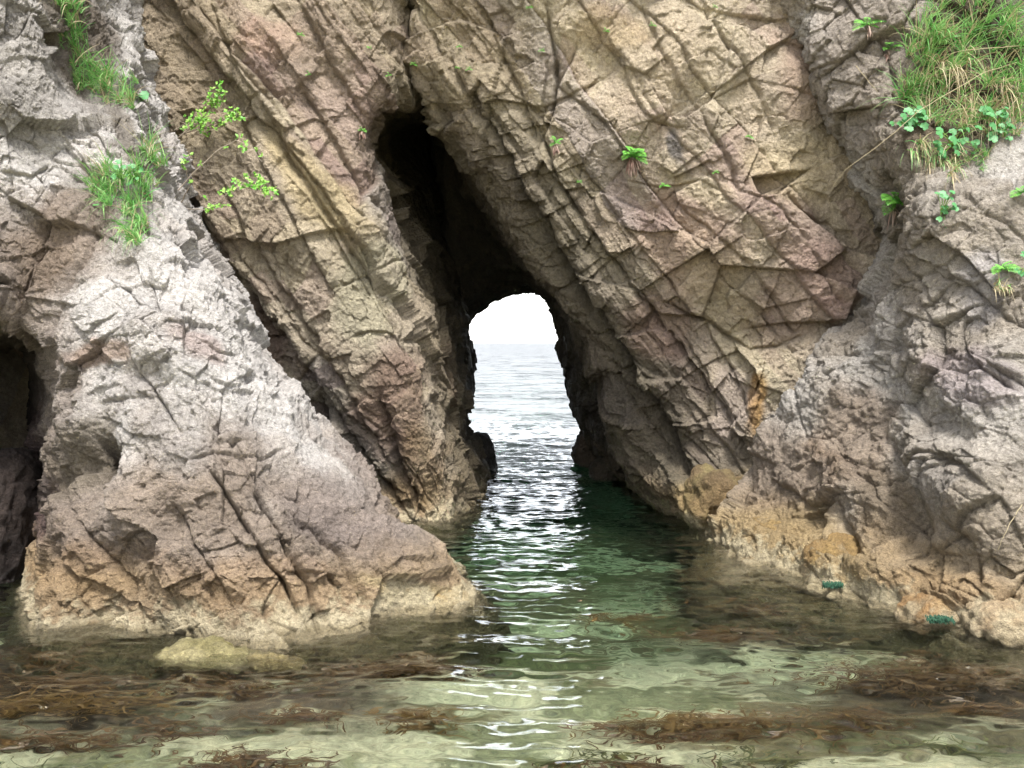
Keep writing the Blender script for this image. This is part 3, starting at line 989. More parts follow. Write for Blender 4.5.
boulder(6, 522, 8.9, (0.26, 0.4, 0.72), (0, 6, 0), 345, 'purplish brown rock inside the dark cave at the left edge', ((58, 48, 44), (80, 68, 62)))
OC2 = ((150, 128, 92), (178, 150, 100))
boulder(714, 498, 11.2, (0.34, 0.34, 0.40), (0, 15, 20), 301, 'lumpy olive brown boulder at the right foot of the tunnel mouth', ((138, 116, 86), (158, 142, 98)))
boulder(778, 545, 9.9, (0.42, 0.36, 0.26), (0, 10, -20), 305, 'low ochre boulder by the water in front of the right cliff', OC2)
boulder(838, 566, 8.75, (0.34, 0.3, 0.28), (10, -15, 30), 309, 'ochre stained boulder beside the teal green algae at the waterline', ((160, 128, 84), (186, 156, 98)))
boulder(592, 446, 16.9, (0.30, 0.35, 0.42), (0, 20, 0), 313, 'small dark jagged rock at the far right end of the tunnel', ((96, 84, 72), (128, 112, 94)))
boulder(609, 474, 15.6, (0.32, 0.3, 0.26), (0, 0, 40), 317, 'dark wet rock at the water inside the right tunnel wall', ((84, 76, 62), (112, 100, 84)))
boulder(481, 462, 16.4, (0.26, 0.5, 0.5), (0, -8, 0), 321, 'dark pointed rock in the water at the far left end of the tunnel', ((66, 62, 58), (88, 80, 74)))
boulder(212, 667, 6.72, (0.42, 0.22, 0.17), (0, 7, 6), 325, 'flat cream rock barely above the water before the pale grey rock', ((150, 140, 92), (210, 196, 148)), dry=False)
boulder(276, 670, 6.62, (0.22, 0.12, 0.10), (0, 8, -10), 329, 'small cream rock just awash, right of the larger awash rock', ((140, 126, 84), (196, 178, 128)), dry=False)
boulder(425, 604, 8.0, (0.44, 0.3, 0.20), (0, 6, -8), 333, 'cream barnacled boulder at the right toe of the pale grey rock', ((206, 192, 150), (190, 164, 116)))
boulder(940, 618, 7.5, (0.36, 0.28, 0.2), (0, 0, 20), 337, 'rusty brown boulder beside the waterline at the lower right', ((170, 128, 88), (196, 164, 122)))
boulder(1010, 628, 7.1, (0.32, 0.3, 0.2), (0, 10, -15), 341, 'pinkish barnacled boulder at the right edge of the photo, by the water', ((196, 164, 132), (212, 190, 160)))

# ------------------------------------------------------------------ seabed and water
M_BED, nt, out = new_mat('sea_floor')
L = nt.links.new
bs = node(nt, 'ShaderNodeBsdfPrincipled', Roughness=0.9)
tc = node(nt, 'ShaderNodeTexCoord')
at = node(nt, 'ShaderNodeAttribute', attribute_name='mineral')
n1 = node(nt, 'ShaderNodeTexNoise', Scale=14.0, Detail=7.0, Roughness=0.75)
L(tc.outputs['Object'], n1.inputs['Vector'])
mr = node(nt, 'ShaderNodeMapRange')
for k_, v_ in (('From Min', 0.3), ('From Max', 0.7), ('To Min', 0.45), ('To Max', 1.35)):
    mr.inputs[k_].default_value = v_
L(n1.outputs['Fac'], mr.inputs['Value'])
vm = node(nt, 'ShaderNodeVectorMath', operation='SCALE')
L(at.outputs['Color'], vm.inputs[0])
L(mr.outputs[0], vm.inputs['Scale'])
L(vm.outputs[0], bs.inputs['Base Color'])
bp = node(nt, 'ShaderNodeBump', Strength=0.6, Distance=0.05)
L(n1.outputs['Fac'], bp.inputs['Height'])
L(bp.outputs[0], bs.inputs['Normal'])
L(bs.outputs[0], out.inputs['Surface'])


def spaced(a, b, step, far, grow=1.25):
    core = list(np.arange(a, b + 1e-6, step))
    lo, hi, s = [], [], step
    x = a
    while x > -far:
        s *= grow
        x -= s
        lo.append(x)
    s, x = step, core[-1]
    while x < far:
        s *= grow
        x += s
        hi.append(x)
    return np.array(lo[::-1] + core + hi)


bx, by = spaced(-9, 9, 0.035, 9000), spaced(1, 20, 0.035, 9000)
X, Yg = np.meshgrid(bx, by)
pb = np.stack((X.ravel(), Yg.ravel(), X.ravel() * 0), 1).astype(np.float32)
depth = np.interp(pb[:, 1], (-400, -30, 0.5, 3.2, 4.6, 5.6, 6.6, 8, 11, 16, 30, 200), (-14, -3.5, -0.7, 0.12, 0.32, 0.42, 0.6, 1.0, 1.7, 2.4, 4, 12))
near = sstep(40, 15, np.abs(pb[:, 0])) * sstep(60, 22, pb[:, 1])
lumps = fbm(pb, 1.6, 4, 401) * 0.22 + np.maximum(facets(pb, 0.8, 403, 0.3, 0.12), 0) * 0.6
zb = -depth + near * lumps * sstep(0.1, 0.8, depth)
pb[:, 2] = zb
wn_ = fbm(pb * np.array((0.45, 1, 1), np.float32), 0.7, 6, 407, False, 0.6)
sand = lin(204, 196, 160)
colb = np.repeat(sand[None], len(pb), 0)
k1 = sstep(0.0, 0.16, wn_ + sstep(4.9, 8.0, pb[:, 1]) * 0.2 - 0.13)[:, None] * near[:, None] * sstep(3.8, 5.0, pb[:, 1])[:, None]
colb = colb * (1 - 0.85 * k1) + lin(96, 82, 46) * 0.85 * k1
wn2 = fbm(pb * np.array((0.5, 1, 1), np.float32), 0.3, 5, 411)
k2 = sstep(0.06, 0.2, wn2)[:, None] * 0.7 * near[:, None]
colb = colb * (1 - k2) + lin(92, 98, 56) * k2
# brown weed along both rock feet, darkened to paint in the rocks' reflection
foot = np.maximum(sstep(0.4, 2.2, pb[:, 0] - 0.5) * sstep(5.8, 7.2, pb[:, 1] + 0.25 * pb[:, 0]), sstep(-0.3, -1.2, pb[:, 0]) * sstep(5.2, 6.0, pb[:, 1]))
k3 = (foot * sstep(-0.4, -0.05, wn_) * near)[:, None] * 0.92
colb = colb * (1 - k3) + lin(62, 42, 28) * k3
seabed = mesh_from('seabed', pb, grid_faces(len(by), len(bx))[:, ::-1], M_BED, colb * 0.95, True)
tag(seabed, 'pale sandy sea floor with dark weedy patches under the clear water', 'seabed', None, 'structure')

M_WATER, nt, out = new_mat('sea_water')
L = nt.links.new
tc = node(nt, 'ShaderNodeTexCoord')
mp = node(nt, 'ShaderNodeMapping')
mp.inputs['Scale'].default_value = (0.7, 1.0, 1.0)
L(tc.outputs['Object'], mp.inputs['Vector'])
geo = node(nt, 'ShaderNodeNewGeometry')
acc = geo.outputs['Normal']
for sc_, det, amp in ((8.0, 1.0, 0.66), (2.2, 2.0, 0.24), (0.25, 3.0, 0.22)):
    w = node(nt, 'ShaderNodeTexNoise', Scale=sc_, Detail=det, Roughness=0.55)
    L(mp.outputs[0], w.inputs['Vector'])
    sb = node(nt, 'ShaderNodeVectorMath', operation='SUBTRACT')
    L(w.outputs['Color'], sb.inputs[0])
    sb.inputs[1].default_value = (0.5, 0.5, 0.5)
    ml = node(nt, 'ShaderNodeVectorMath', operation='MULTIPLY')
    L(sb.outputs[0], ml.inputs[0])
    ml.inputs[1].default_value = (amp * 0.6, amp, 0.0)
    ad = node(nt, 'ShaderNodeVectorMath', operation='ADD')
    L(acc, ad.inputs[0])
    L(ml.outputs[0], ad.inputs[1])
    acc = ad.outputs[0]
sx = node(nt, 'ShaderNodeSeparateXYZ')
L(geo.outputs['Position'], sx.inputs[0])
sw = node(nt, 'ShaderNodeMapRange')
for k_, v_ in (('From Min', 15.0), ('From Max', 30.0), ('To Min', 0.0), ('To Max', 1.2)):
    sw.inputs[k_].default_value = v_
L(sx.outputs['Y'], sw.inputs['Value'])
w = node(nt, 'ShaderNodeTexNoise', Scale=0.6, Detail=6.0, Roughness=0.7)
L(mp.outputs[0], w.inputs['Vector'])
sb = node(nt, 'ShaderNodeVectorMath', operation='SUBTRACT')
L(w.outputs['Color'], sb.inputs[0])
sb.inputs[1].default_value = (0.5, 0.5, 0.5)
ml = node(nt, 'ShaderNodeVectorMath', operation='MULTIPLY')
L(sb.outputs[0], ml.inputs[0])
ml.inputs[1].default_value = (0.8, 1.0, 0.0)
ms = node(nt, 'ShaderNodeVectorMath', operation='SCALE')
L(ml.outputs[0], ms.inputs[0])
L(sw.outputs[0], ms.inputs['Scale'])
ad = node(nt, 'ShaderNodeVectorMath', operation='ADD')
L(acc, ad.inputs[0])
L(ms.outputs[0], ad.inputs[1])
acc = ad.outputs[0]
nm = node(nt, 'ShaderNodeVectorMath', operation='NORMALIZE')
L(acc, nm.inputs[0])
gl = node(nt, 'ShaderNodeBsdfGlass', IOR=1.333, Roughness=0.0)
L(nm.outputs[0], gl.inputs['Normal'])
rf = node(nt, 'ShaderNodeMapRange')        # unresolved chop of the open sea
for k_, v_ in (('From Min', 14.0), ('From Max', 29.0), ('To Min', 0.0), ('To Max', 0.33)):
    rf.inputs[k_].default_value = v_
L(sx.outputs['Y'], rf.inputs['Value'])
L(rf.outputs[0], gl.inputs['Roughness'])
va = node(nt, 'ShaderNodeVolumeAbsorption', Density=0.52)
va.inputs['Color'].default_value = (0.37, 0.61, 0.53, 1)
L(gl.outputs[0], out.inputs['Surface'])
L(va.outputs[0], out.inputs['Volume'])

wx, wy = spaced(-7, 7, 0.026, 9000, 1.22), spaced(3.2, 21, 0.024, 9000, 1.22)
X, Yg = np.meshgrid(wx, wy)
pw = np.stack((X.ravel(), Yg.ravel(), X.ravel() * 0), 1).astype(np.float32)


def waves(p):
    fade = sstep(12, 7, np.abs(p[:, 0])) * sstep(0, 3.2, p[:, 1]) * sstep(34, 20, p[:, 1])
    q = p * np.array((0.5, 1, 1), np.float32)
    warp = fbm(q, 0.9, 2, 505)
    q2 = q + np.stack((warp * 0, warp * 0.15, warp * 0), 1).astype(np.float32)
    h = fbm(q2, 0.42, 3, 501) * 0.036 + fbm(q2, 0.14, 3, 503, True) * 0.016
    h += 0.012 * np.sin(q[:, 1] * 5.2 + 2.4 * fbm(q, 1.6, 2, 509) * 2)
    # long crested ripples that come through the arch and steepen over the shallows
    ch = np.exp(-((p[:, 0] - 0.02) / (0.35 + 0.06 * p[:, 1])) ** 2) * sstep(11, 6.5, p[:, 1])
    h += ch * 0.012 * np.sin(p[:, 1] * 29 + 7 * fbm(q, 0.8, 3, 511) + 1.2 * p[:, 0]) * (0.55 + 0.9 * fbm(q, 0.5, 2, 513))
    return h * fade


pw[:, 2] = par(waves, pw)
water = mesh_from('water', pw, grid_faces(len(wy), len(wx))[:, ::-1], M_WATER, None, True)
tag(water, 'rippling clear green sea water running through the arch to the horizon', 'water', None, 'structure')


# ------------------------------------------------------------------ plants
class MB:
    def __init__(self):
        self.v, self.f = [], []

    def ribbon(self, pts, w0, w1, side, mid=None):
        """A tapering strip along pts; side is the width direction."""
        n = len(pts)
        b = len(self.v)
        for i, p in enumerate(pts):
            t = i / (n - 1)
            w = (w0 * (1 - t) + w1 * t) if mid is None else (w0 * (1 - t) ** 2 + 2 * mid * t * (1 - t) + w1 * t * t)
            self.v += [p - side * w, p + side * w]
        for i in range(n - 1):
            k = b + 2 * i
            self.f.append((k, k + 1, k + 3, k + 2))

    def leaf(self, p, d, up, ln, w, fold=0.15):
        """A pointed oval leaf with a folded midrib."""
        d = d.normalized()
        s = d.cross(up)
        if s.length < 1e-4:
            s = Vector((1, 0, 0))
        s.normalize()
        n = s.cross(d)
        b = len(self.v)
        prof = ((0, 0.12), (0.3, 0.9), (0.6, 0.95), (0.85, 0.5), (1, 0.02))
        for t, a in prof:
            c = p + d * (ln * t) - n * (ln * 0.18 * t * t)
            self.v += [c - s * (w * a) + n * (w * a * fold), c, c + s * (w * a) + n * (w * a * fold)]
        for i in range(len(prof) - 1):
            k = b + 3 * i
            self.f += [(k, k + 1, k + 4, k + 3), (k + 1, k + 2, k + 5, k + 4)]

    def round_leaf(self, c, n, r, rnd):
        """A scalloped round leaf, slightly cupped."""
        n = n.normalized()
        a = n.orthogonal().normalized()
        bb = n.cross(a)
        b = len(self.v)
        self.v.append(c - n * (r * 0.12))
        m = 14
        for i in range(m):
            t = 2 * math.pi * i / m
            rr = r * (1 + 0.09 * math.cos(7 * t) + rnd.uniform(-.04, .04))
            if i == 0:
                rr *= 0.45
            self.v.append(c + a * (rr * math.cos(t)) + bb * (rr * math.sin(t)) + n * (r * 0.10 * math.cos(2 * t)))
        for i in range(m):
            self.f.append((b, b + 1 + i, b + 1 + (i + 1) % m, b))

    def tube(self, pts, r0, r1, k=5):
        b = len(self.v)
        n = len(pts)
        for i, p in enumerate(pts):
            d = (pts[min(i + 1, n - 1)] - pts[max(i - 1, 0)]).normalized()
            a = d.orthogonal().normalized()
            c = d.cross(a)
            r = r0 + (r1 - r0) * i / (n - 1)
            for j in range(k):
                t = 2 * math.pi * j / k
                self.v.append(p + a * (r * math.cos(t)) + c * (r * math.sin(t)))
        for i in range(n - 1):
            for j in range(k):
                self.f.append((b + i * k + j, b + i * k + (j + 1) % k, b + (i + 1) * k + (j + 1) % k, b + (i + 1) * k + j))

    def build(self, name, mat, parent=None, origin=None):
        me = bpy.data.meshes.new(name)
        o0 = origin if origin is not None else Vector((0, 0, 0))
        fs = []
        for f in self.f:
            fs.append(f if f[0] != f[3] else f[:3])
        me.from_pydata([tuple(v - o0) for v in self.v], [], fs)
        me.materials.append(mat)
        for p in me.polygons:
            p.use_smooth = True
        o = bpy.data.objects.new(name, me)
        COL.objects.link(o)
        if parent is not None:
            o.parent = parent
        elif origin is not None:
            o.location = origin
        return o


def curve(p, d, ln, droop, n=4, sway=None):
    pts = []
    q = Vector(p)
    v = Vector(d).normalized()
    for i in range(n + 1):
        pts.append(q.copy())
        v = (v + Vector((0, 0, -droop / n)) + (sway or Vector((0, 0, 0))) / n).normalized()
        q = q + v * (ln / n)
    return pts


OUT = Vector((0, -1, 0))


def rv(r, s=1.0):
    return Vector((r.uniform(-s, s), r.uniform(-s, s), r.uniform(-s, s)))


def grass_tuft(key, spots, nb, ln, label, group='grass growing on the rock', dry=0.15, lean=(0, -0.6, 0.9), droop=1.2, seed=1):
    """spots: (px, py, spread px) root patches on a rock sheet."""
    r = random.Random(seed)
    g, s_ = MB(), MB()
    base = Vector(surf(key, spots[0][0], spots[0][1]))
    for px, py, sp in spots:
        for cl in range(max(1, nb // (len(spots) * 14))):
            a, q = r.uniform(0, 6.283), sp * math.sqrt(r.random())
            root = Vector(surf(key, px + q * math.cos(a), py + q * math.sin(a), 3))
            if abs(root.y - base.y) > 0.5:
                continue
            cl_lean = Vector(lean) + rv(r, 0.4)
            for b in range(14):
                dead = r.random() < dry
                d = cl_lean + rv(r, 0.55)
                l2 = ln * (0.3 + 0.85 * r.random() ** 1.4)
                pts = curve(root + rv(r, 0.025), d, l2, droop * r.uniform(0.5, 1.5), 4)
                side = d.cross(Vector((r.uniform(-.4, .4), -1, r.uniform(-.3, .3)))).normalized()
                w = r.choice((0.002, 0.003, 0.004, 0.006, 0.008))
                (s_ if dead else g).ribbon(pts, w, 0.0006, side)
    t = empty('grass_tuft', base)
    if g.f:
        g.build('blades', M_GRASS, t, base)
    if s_.f:
        s_.build('dry_blades', M_STRAW, t, base)
    return tag(t, label, 'grass', group)


grass_tuft('B', [(76, 6, 18), (84, 36, 22), (96, 66, 24)], 1400, 0.40, 'tall grass tuft in the gully at the top left', seed=1)
grass_tuft('B', [(118, 90, 19), (128, 106, 15)], 520, 0.34, 'grass tuft just under the tallest left tuft, over the pale rock top', seed=2, dry=.25)
grass_tuft('L', [(162, 150, 16)], 460, 0.36, 'middle grass tuft in the left gully beside the twiggy shrub', seed=3, dry=.2)
grass_tuft('B', [(108, 188, 16), (140, 186, 20)], 560, 0.34, 'bushy grass tuft on the shoulder of the pale grey rock', seed=4, dry=.15)
grass_tuft('B', [(136, 224, 17)], 320, 0.32, 'lowest grass tuft hanging down the pale grey rock', seed=5, droop=1.8, dry=.2)
bank = [(918, 50, 16), (910, 92, 15), (940, 20, 26), (985, 15, 26), (1015, 30, 20), (950, 60, 24), (1000, 65, 26), (1025, 90, 18)]
grass_tuft('O', bank, 2000, 0.42, 'large green grass bank covering the rock at the top right', seed=6, dry=.22)
grass_tuft('O', [(930, 105, 20), (965, 110, 22), (1005, 120, 22)], 900, 0.38, 'mixed green and straw grass along the lower rim of the right bank', seed=7, dry=.45)
grass_tuft('O', [(925, 148, 14), (946, 160, 14)], 420, 0.30, 'hanging straw coloured grass beneath the right grass bank', seed=8, dry=.7, droop=2.2, lean=(-0.25, -0.8, 0.45))
grass_tuft('O', [(970, 84, 40)], 200, 0.62, 'long tangled dry stalks rising through the right grass bank', seed=18, dry=1.0, droop=2.0, lean=(-0.35, -0.8, 0.5))
grass_tuft('O', [(975, 160, 13)], 150, 0.16, 'short grass tuft on the grey ledge under the right bank', seed=9, dry=.3)
grass_tuft('O', [(1000, 282, 10)], 90, 0.16, 'small drooping dry tuft on the grey slope at the right edge', seed=10, dry=.8, droop=2.2)


def fern(key, px, py, n, ln, label, spread=1.0, seed=1, dead=0, group='ferns rooted in the rock', mat=None):
    r = random.Random(seed)
    c = Vector(surf(key, px, py)) + Vector((0, -0.02, 0))
    t = empty('fern', c)
    for i in range(n):
        a = math.pi * (i + 0.5) / n + r.uniform(-.25, .25)
        d = Vector((math.cos(a) * spread, -0.75 + r.uniform(-.3, .3), math.sin(a) * 0.9 + 0.1))
        l2 = ln * r.uniform(0.7, 1.1)
        pts = curve(c, d, l2, 1.3, 10)
        m = MB()
        m.tube(pts, 0.003, 0.001, 4)
        for k in range(1, 10):
            f = k / 10
            w = l2 * 0.26 * math.sin(math.pi * min(1, f * 0.85 + 0.12)) * r.uniform(.85, 1.1)
            tan = (pts[k + 1] - pts[k - 1]).normalized()
            side = tan.cross(Vector((0, -0.7, 0.7))).normalized()
            for sg in (-1, 1):
                m.leaf(pts[k], side * sg + tan * 0.35, Vector((0, -0.6, 0.8)), w, l2 * 0.042, 0.1)
        m.leaf(pts[9], pts[10] - pts[9], Vector((0, -.6, .8)), l2 * 0.12, l2 * 0.03)
        m.build('frond', mat or M_FERN, t, c)
    if dead:
        m = MB()
        for i in range(dead):
            d = Vector((r.uniform(-.6, .6), r.uniform(-.9, -.3), r.uniform(-1.0, 0.1)))
            pts = curve(c + rv(r, 0.03) + Vector((0.0, 0, -0.05)), d, ln * r.uniform(.4, .9), 1.6, 5)
            m.ribbon(pts, 0.006, 0.001, d.cross(Vector((0, 0, 1))).normalized(), 0.012)
        m.build('dead_fronds', M_DEAD, t, c)
    return tag(t, label, 'fern', group)


fern('R', 628, 160, 7, 0.25, 'bright fern with a brown dead skirt on the tan slab', seed=21, dead=50)
fern('R', 553, 140, 5, 0.13, 'small fern in the crack left of the bright skirted fern', seed=22, dead=18)
fern('R', 662, 190, 5, 0.10, 'tiny fern on the slab to the lower right of the skirted fern', seed=23)
fern('O', 862, 24, 5, 0.20, 'flat spreading fern high on the grey block at the top right', seed=24, spread=1.5, dead=8)
fern('O', 884, 52, 5, 0.16, 'small yellow green fern below the flat spreading fern', seed=25, dead=8)
fern('O', 893, 200, 10, 0.34, 'large fern at the left foot of the right grass bank', seed=26, dead=10)
fern('O', 996, 270, 5, 0.18, 'bright fern on the grey slope near the right edge', seed=27)
fern('L', 366, 134, 4, 0.10, 'little fern with red leaves at the left rim of the tunnel', seed=28, dead=14)
fern('O', 1018, 190, 5, 0.18, 'fern at the right edge below the grass bank', seed=29)
for k, (key, x, y) in enumerate((('R', 458, 44), ('R', 472, 68), ('R', 532, 12), ('R', 540, 48), ('R', 603, 36), ('R', 648, 30), ('R', 712, 10), ('R', 752, 134),
                                ('R', 711, 176), ('R', 580, 186), ('L', 393, 72), ('L', 372, 45), ('L', 410, 68), ('L', 305, 38), ('L', 313, 78), ('R', 455, 72))):
    fern(key, x, y, 4, 0.055 + 0.03 * rng.random(), 'tiny green sprig in a crack of the cliff face', seed=60 + k, group='tiny sprigs in cliff cracks')


def leafy(key, px, py, n, r0, label, h=0.16, seed=1, spread=0.12, group='broad leaved plants on the rock'):
    r = random.Random(seed)
    c = Vector(surf(key, px, py)) + Vector((0, -0.02, 0))
    t = empty('leafy_plant', c)
    st = MB()
    for i in range(n):
        tip = c + Vector((r.uniform(-spread, spread), -r.uniform(0.03, 0.16), r.uniform(-0.6, 1.0) * h))
        st.tube([c, (c + tip) / 2 + Vector((0, -0.02, 0.02)), tip], 0.003, 0.002, 4)
        m = MB()
        m.round_leaf(tip, Vector((r.uniform(-.5, .5), -1, r.uniform(.1, 1.0))), r0 * r.uniform(.45, 1.0), r)
        m.build('leaf', M_LEAF, t, c)
    st.build('stems', M_SHRUB, t, c)
    return tag(t, label, 'plant', group)


leafy('O', 905, 122, 22, 0.055, 'big round blue green leaves at the left end of the right grass bank', seed=31, spread=0.2, h=.14)
leafy('O', 948, 146, 26, 0.045, 'dark leafy plant inside the lower rim of the right grass bank', seed=32, spread=0.2)
leafy('O', 990, 128, 26, 0.05, 'dark round leaved plant at the right edge under the grass bank', seed=33, h=.2)
leafy('O', 936, 218, 18, 0.034, 'small round leaved plant on the grey slope below the ledge', seed=34, h=.2, spread=.07)
leafy('B', 153, 102, 3, 0.05, 'single large heart shaped leaf beside the top left grass', seed=35, h=.08, spread=.06)
leafy('B', 135, 180, 16, 0.03, 'low leafy plant amid the grass on the pale rock shoulder', seed=36, h=.12)
leafy('O', 1020, 272, 12, 0.036, 'leafy plant cut by the right edge beside the bright fern', seed=37)


def shrub(key, px, py, stems, label, seed, lr=0.028):
    """stems: list of pixel polylines; twigs stand off the rock, leaves cluster at their ends."""
    r = random.Random(seed)
    c = Vector(surf(key, px, py))
    t = empty('shrub', c)
    tw, lv = MB(), MB()
    for poly, nl in stems:
        pts = []
        for i, (x, y) in enumerate(poly):
            Yd = c.y - 0.05 - 0.5 * (i / (len(poly) - 1)) * 0.8
            pts.append(Vector(P(x, y, Yd)))
        fine = []
        for i in range(len(pts) - 1):
            for k in range(4):
                fine.append(pts[i].lerp(pts[i + 1], k / 4) + rv(r, 0.006))
        fine.append(pts[-1])
        tw.tube(fine, 0.007, 0.002, 5)
        for k in range(nl * 2):
            f = 0.3 + 0.65 * (1 - r.random() ** 1.6)
            p = fine[min(int(f * (len(fine) - 1)), len(fine) - 1)]
            q = p + rv(r, 0.075)
            tw.tube([p, (p + q) / 2 + rv(r, .01), q], 0.002, 0.001, 3)
            for z in range(4):
                lv.leaf(q, rv(r, 1) + Vector((0, -.4, .2)), Vector((0, -.8, .6)), lr * r.uniform(1.0, 1.8), lr * r.uniform(.4, .6))
    tw.build('branches', M_TWIG, t, c)
    lv.build('leaves', M_SHRUB, t, c)
    return tag(t, label, 'shrub')


shrub('L', 190, 130, [([(175, 140), (195, 125), (215, 105), (222, 85)], 26), ([(180, 135), (205, 128), (228, 118), (240, 112)], 22), ([(175, 130), (195, 118), (206, 122)], 14)],
      'bright leafy shrub on the left cliff above the bare crossing twigs', 41)
shrub('L', 185, 195, [([(178, 208), (205, 210), (222, 200), (232, 190)], 8), ([(175, 195), (195, 172), (215, 152), (236, 140), (250, 145), (262, 162)], 5),
                      ([(180, 205), (190, 185), (185, 165), (192, 150)], 3), ([(225, 195), (240, 182), (258, 182), (276, 194)], 24)],
      'twiggy shrub with bare crossing branches and few leaves on the left cliff', 43)


def stem(key, poly, label, rad=0.004, off=0.25, seed=5):
    r = random.Random(seed)
    c0 = surf(key, poly[0][0], poly[0][1])
    m = MB()
    pts = []
    for i, (x, y) in enumerate(poly):
        t = i / (len(poly) - 1)
        pts.append(Vector(P(x, y, c0[1] - 0.03 - off * math.sin(math.pi * min(1, t * 0.7)))))
    fine = []
    for i in range(len(pts) - 1):
        for k in range(5):
            fine.append(pts[i].lerp(pts[i + 1], k / 5) + rv(r, 0.003))
    fine.append(pts[-1])
    m.tube(fine, rad, rad * 0.4, 5)
    o = m.build('dry_stem', M_STRAW, None, Vector(c0))
    return tag(o, label, 'stem', 'dry stems on the right')


stem('O', [(1020, 62), (985, 72), (950, 92), (920, 110), (895, 132), (870, 152), (845, 170), (833, 186)], 'longest dry stem arching left out of the right grass bank')
stem('O', [(1020, 46), (990, 48), (965, 50), (945, 55)], 'short straight dry stem across the green right grass bank', off=0.5)
stem('O', [(1010, 70), (1020, 95), (1008, 110), (1015, 130)], 'crooked pale stem at the right edge of the grass bank', off=0.4, seed=8)
stem('O', [(1022, 505), (1012, 520), (1004, 535), (998, 550)], 'thin dry stem lying on the grey rock at the lower right edge', off=0.1)
stem('O', [(856, 66), (866, 78), (876, 90), (884, 100)], 'short pale stem on the grey block below the flat fern', off=0.08)


# ------------------------------------------------------------------ seaweed and algae
def seaweed(px, py, rx, ry, n, mat, label, depth=0.05, seed=1, ln=0.2):
    """Fine fronds drifting under the surface in a ragged patch rx by ry metres."""
    r = random.Random(seed)
    c = Vector(on_plane(px, py, 0))
    c.z = -depth - 0.13
    m = MB()
    cl = [(r.gauss(0, 0.5), r.gauss(0, 0.6), r.uniform(0.08, 0.5)) for _ in range(14)]
    for i in range(int(n * 0.9)):
        cx, cy, cr = r.choice(cl)
        p = c + Vector((rx * 1.1 * (cx + r.gauss(0, cr * 1.3)), ry * 0.8 * (cy + r.gauss(0, cr * 0.8)), -r.uniform(0.0, 0.2)))
        th = r.gauss(0.1, 0.5)
        d = Vector((math.cos(th), math.sin(th), r.uniform(-.1, .05)))
        if r.random() < .5:
            d = -d
        pts = [p]
        for k in range(5):
            d = (d + Vector((r.uniform(-.3, .3), r.uniform(-.3, .3), r.uniform(-.1, .1)))).normalized()
            d.z *= 0.3
            pts.append(pts[-1] + d * (ln * r.uniform(.5, 1.4) / 5))
        for v in pts:
            v.z = min(v.z, -0.03)
        side = Vector((-math.sin(th), math.cos(th), r.uniform(-.6, .6))).normalized()
        m.ribbon(pts, 0.003, 0.001, side, r.uniform(0.003, 0.018))
    o = m.build('seaweed', mat, None, c)
    return tag(o, label, 'seaweed', 'seaweed patches in the shallows')


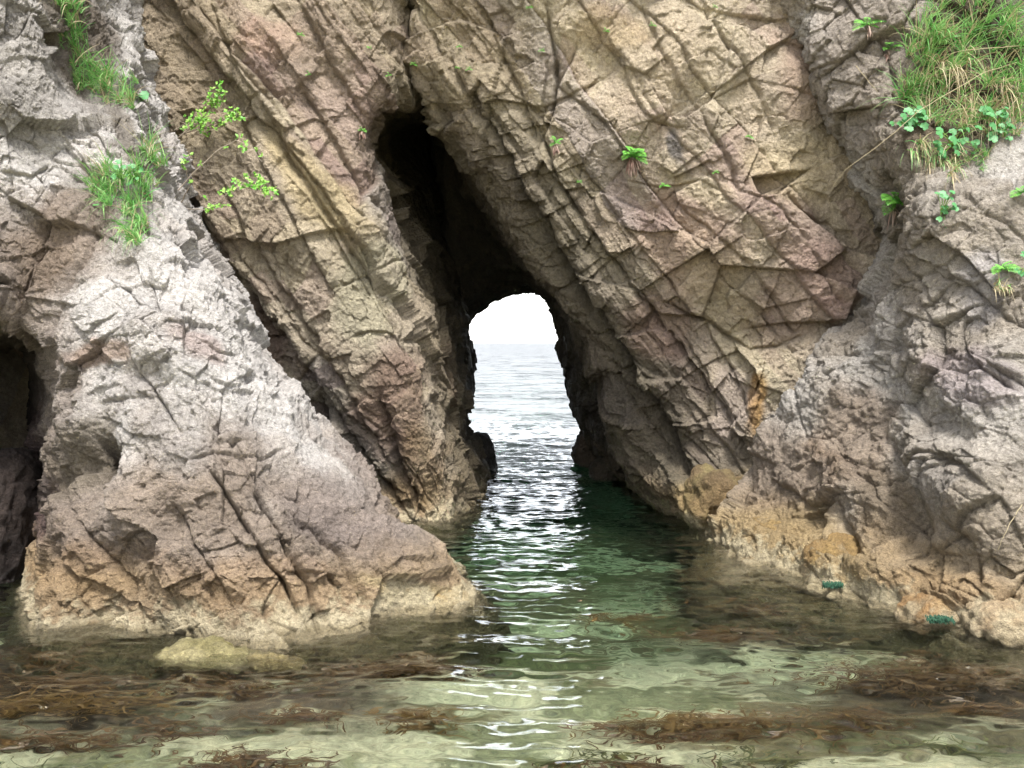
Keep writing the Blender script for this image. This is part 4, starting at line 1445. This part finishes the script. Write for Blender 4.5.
WEEDS = [
    (60, 690, 0.48, 0.13, 480, M_OCHRE, 'ochre seaweed patch at the left edge in the shallow water', .06),
    (110, 666, 0.75, 0.24, 800, M_WEED, 'dark brown seaweed bed before the foot of the pale grey rock', .16),
    (40, 722, 0.34, 0.07, 220, M_WEED, 'brown seaweed strip at the lower left, under the ochre patch', .07),
    (165, 710, 0.26, 0.04, 120, M_WEED, 'brown seaweed streak between the awash cream rock and the bottom left', .10),
    (235, 742, 0.30, 0.06, 220, M_WEED, 'dark seaweed patch over pale sand near the bottom left', .08),
    (30, 752, 0.26, 0.05, 160, M_OLIVE, 'olive seaweed patch in the bottom left corner', .06),
    (300, 702, 0.24, 0.05, 150, M_WEED, 'small thin brown seaweed streak right of the awash rock', .06),
    (395, 650, 0.50, 0.22, 560, M_WEED, 'dark seaweed bed beside the bright reflection, below the rock toe', .18),
    (420, 700, 0.26, 0.05, 140, M_OCHRE, 'thin ochre seaweed streak left of the bright reflection', .08),
    (700, 706, 0.50, 0.07, 480, M_OCHRE, 'long brown seaweed streak in the green water right of the reflection', .05),
    (690, 716, 0.42, 0.045, 200, M_WEED, 'dark seaweed edge just below the long brown streak', .08),
    (716, 622, 0.42, 0.16, 300, M_WEED, 'brown seaweed patch midway between the reflection and the right rocks', .16),
    (614, 608, 0.30, 0.06, 140, M_OCHRE, 'small ochre seaweed strip at the right edge of the bright reflection', .07),
    (920, 655, 0.75, 0.32, 1000, M_WEED, 'wide dark seaweed bed along the right rocks', .18),
    (800, 590, 0.75, 0.35, 700, M_WEED, 'dark seaweed bed under the ochre boulders on the right', .20),
    (640, 750, 0.34, 0.07, 240, M_WEED, 'dark brown seaweed patch near the bottom, right of the reflection', .08),
    (570, 742, 0.16, 0.04, 90, M_OLIVE, 'little olive seaweed patch touching the reflection at the bottom', .06),
    (850, 700, 0.30, 0.06, 170, M_WEED, 'thin brown seaweed patch in pale green water at the lower right', .10),
    (760, 740, 0.22, 0.05, 120, M_OLIVE, 'olive seaweed patch at the bottom right of the long streak', .08),
    (930, 725, 0.26, 0.05, 140, M_OLIVE, 'olive seaweed wisp near the bottom right corner', .08),
    (980, 690, 0.26, 0.06, 160, M_WEED, 'brown seaweed wisp at the right edge below the wide bed', .10),
    (22, 640, 0.40, 0.3, 300, M_WEED, 'dark seaweed at the mouth of the small left cave', .14),
]
for k, (x, y, rx, ry, n, mat, lab, dp) in enumerate(WEEDS):
    seaweed(x, y, rx, ry, n, mat, lab, dp, k + 1)


def algae(key, px, py, sx, n, label, seed):
    r = random.Random(seed)
    c = Vector(surf(key, px, py, 6)) + Vector((0, -0.03, 0))
    m = MB()
    for i in range(n):
        p = c + Vector((max(-1.7, min(1.7, r.gauss(0, 1))) * sx * 0.7, r.uniform(-.05, .02), max(-.02, min(.02, r.gauss(0, .012)))))
        d = Vector((r.uniform(-1, 1), -0.8, r.uniform(-.5, .4)))
        pts = curve(p, d, r.uniform(.015, .035), 1.5, 3)
        m.ribbon(pts, 0.003, 0.002, d.cross(Vector((0, 0, 1))).normalized(), 0.007)
    o = m.build('algae_clump', M_ALGA, None, c)
    return tag(o, label, 'algae', 'green algae at the waterline')


algae('O', 826, 577, 0.07, 380, 'teal algae clump beside the ochre boulder, the left one of two', 1)
algae('O', 932, 611, 0.08, 420, 'teal algae clump below the rusty boulder, the right one of two', 2)
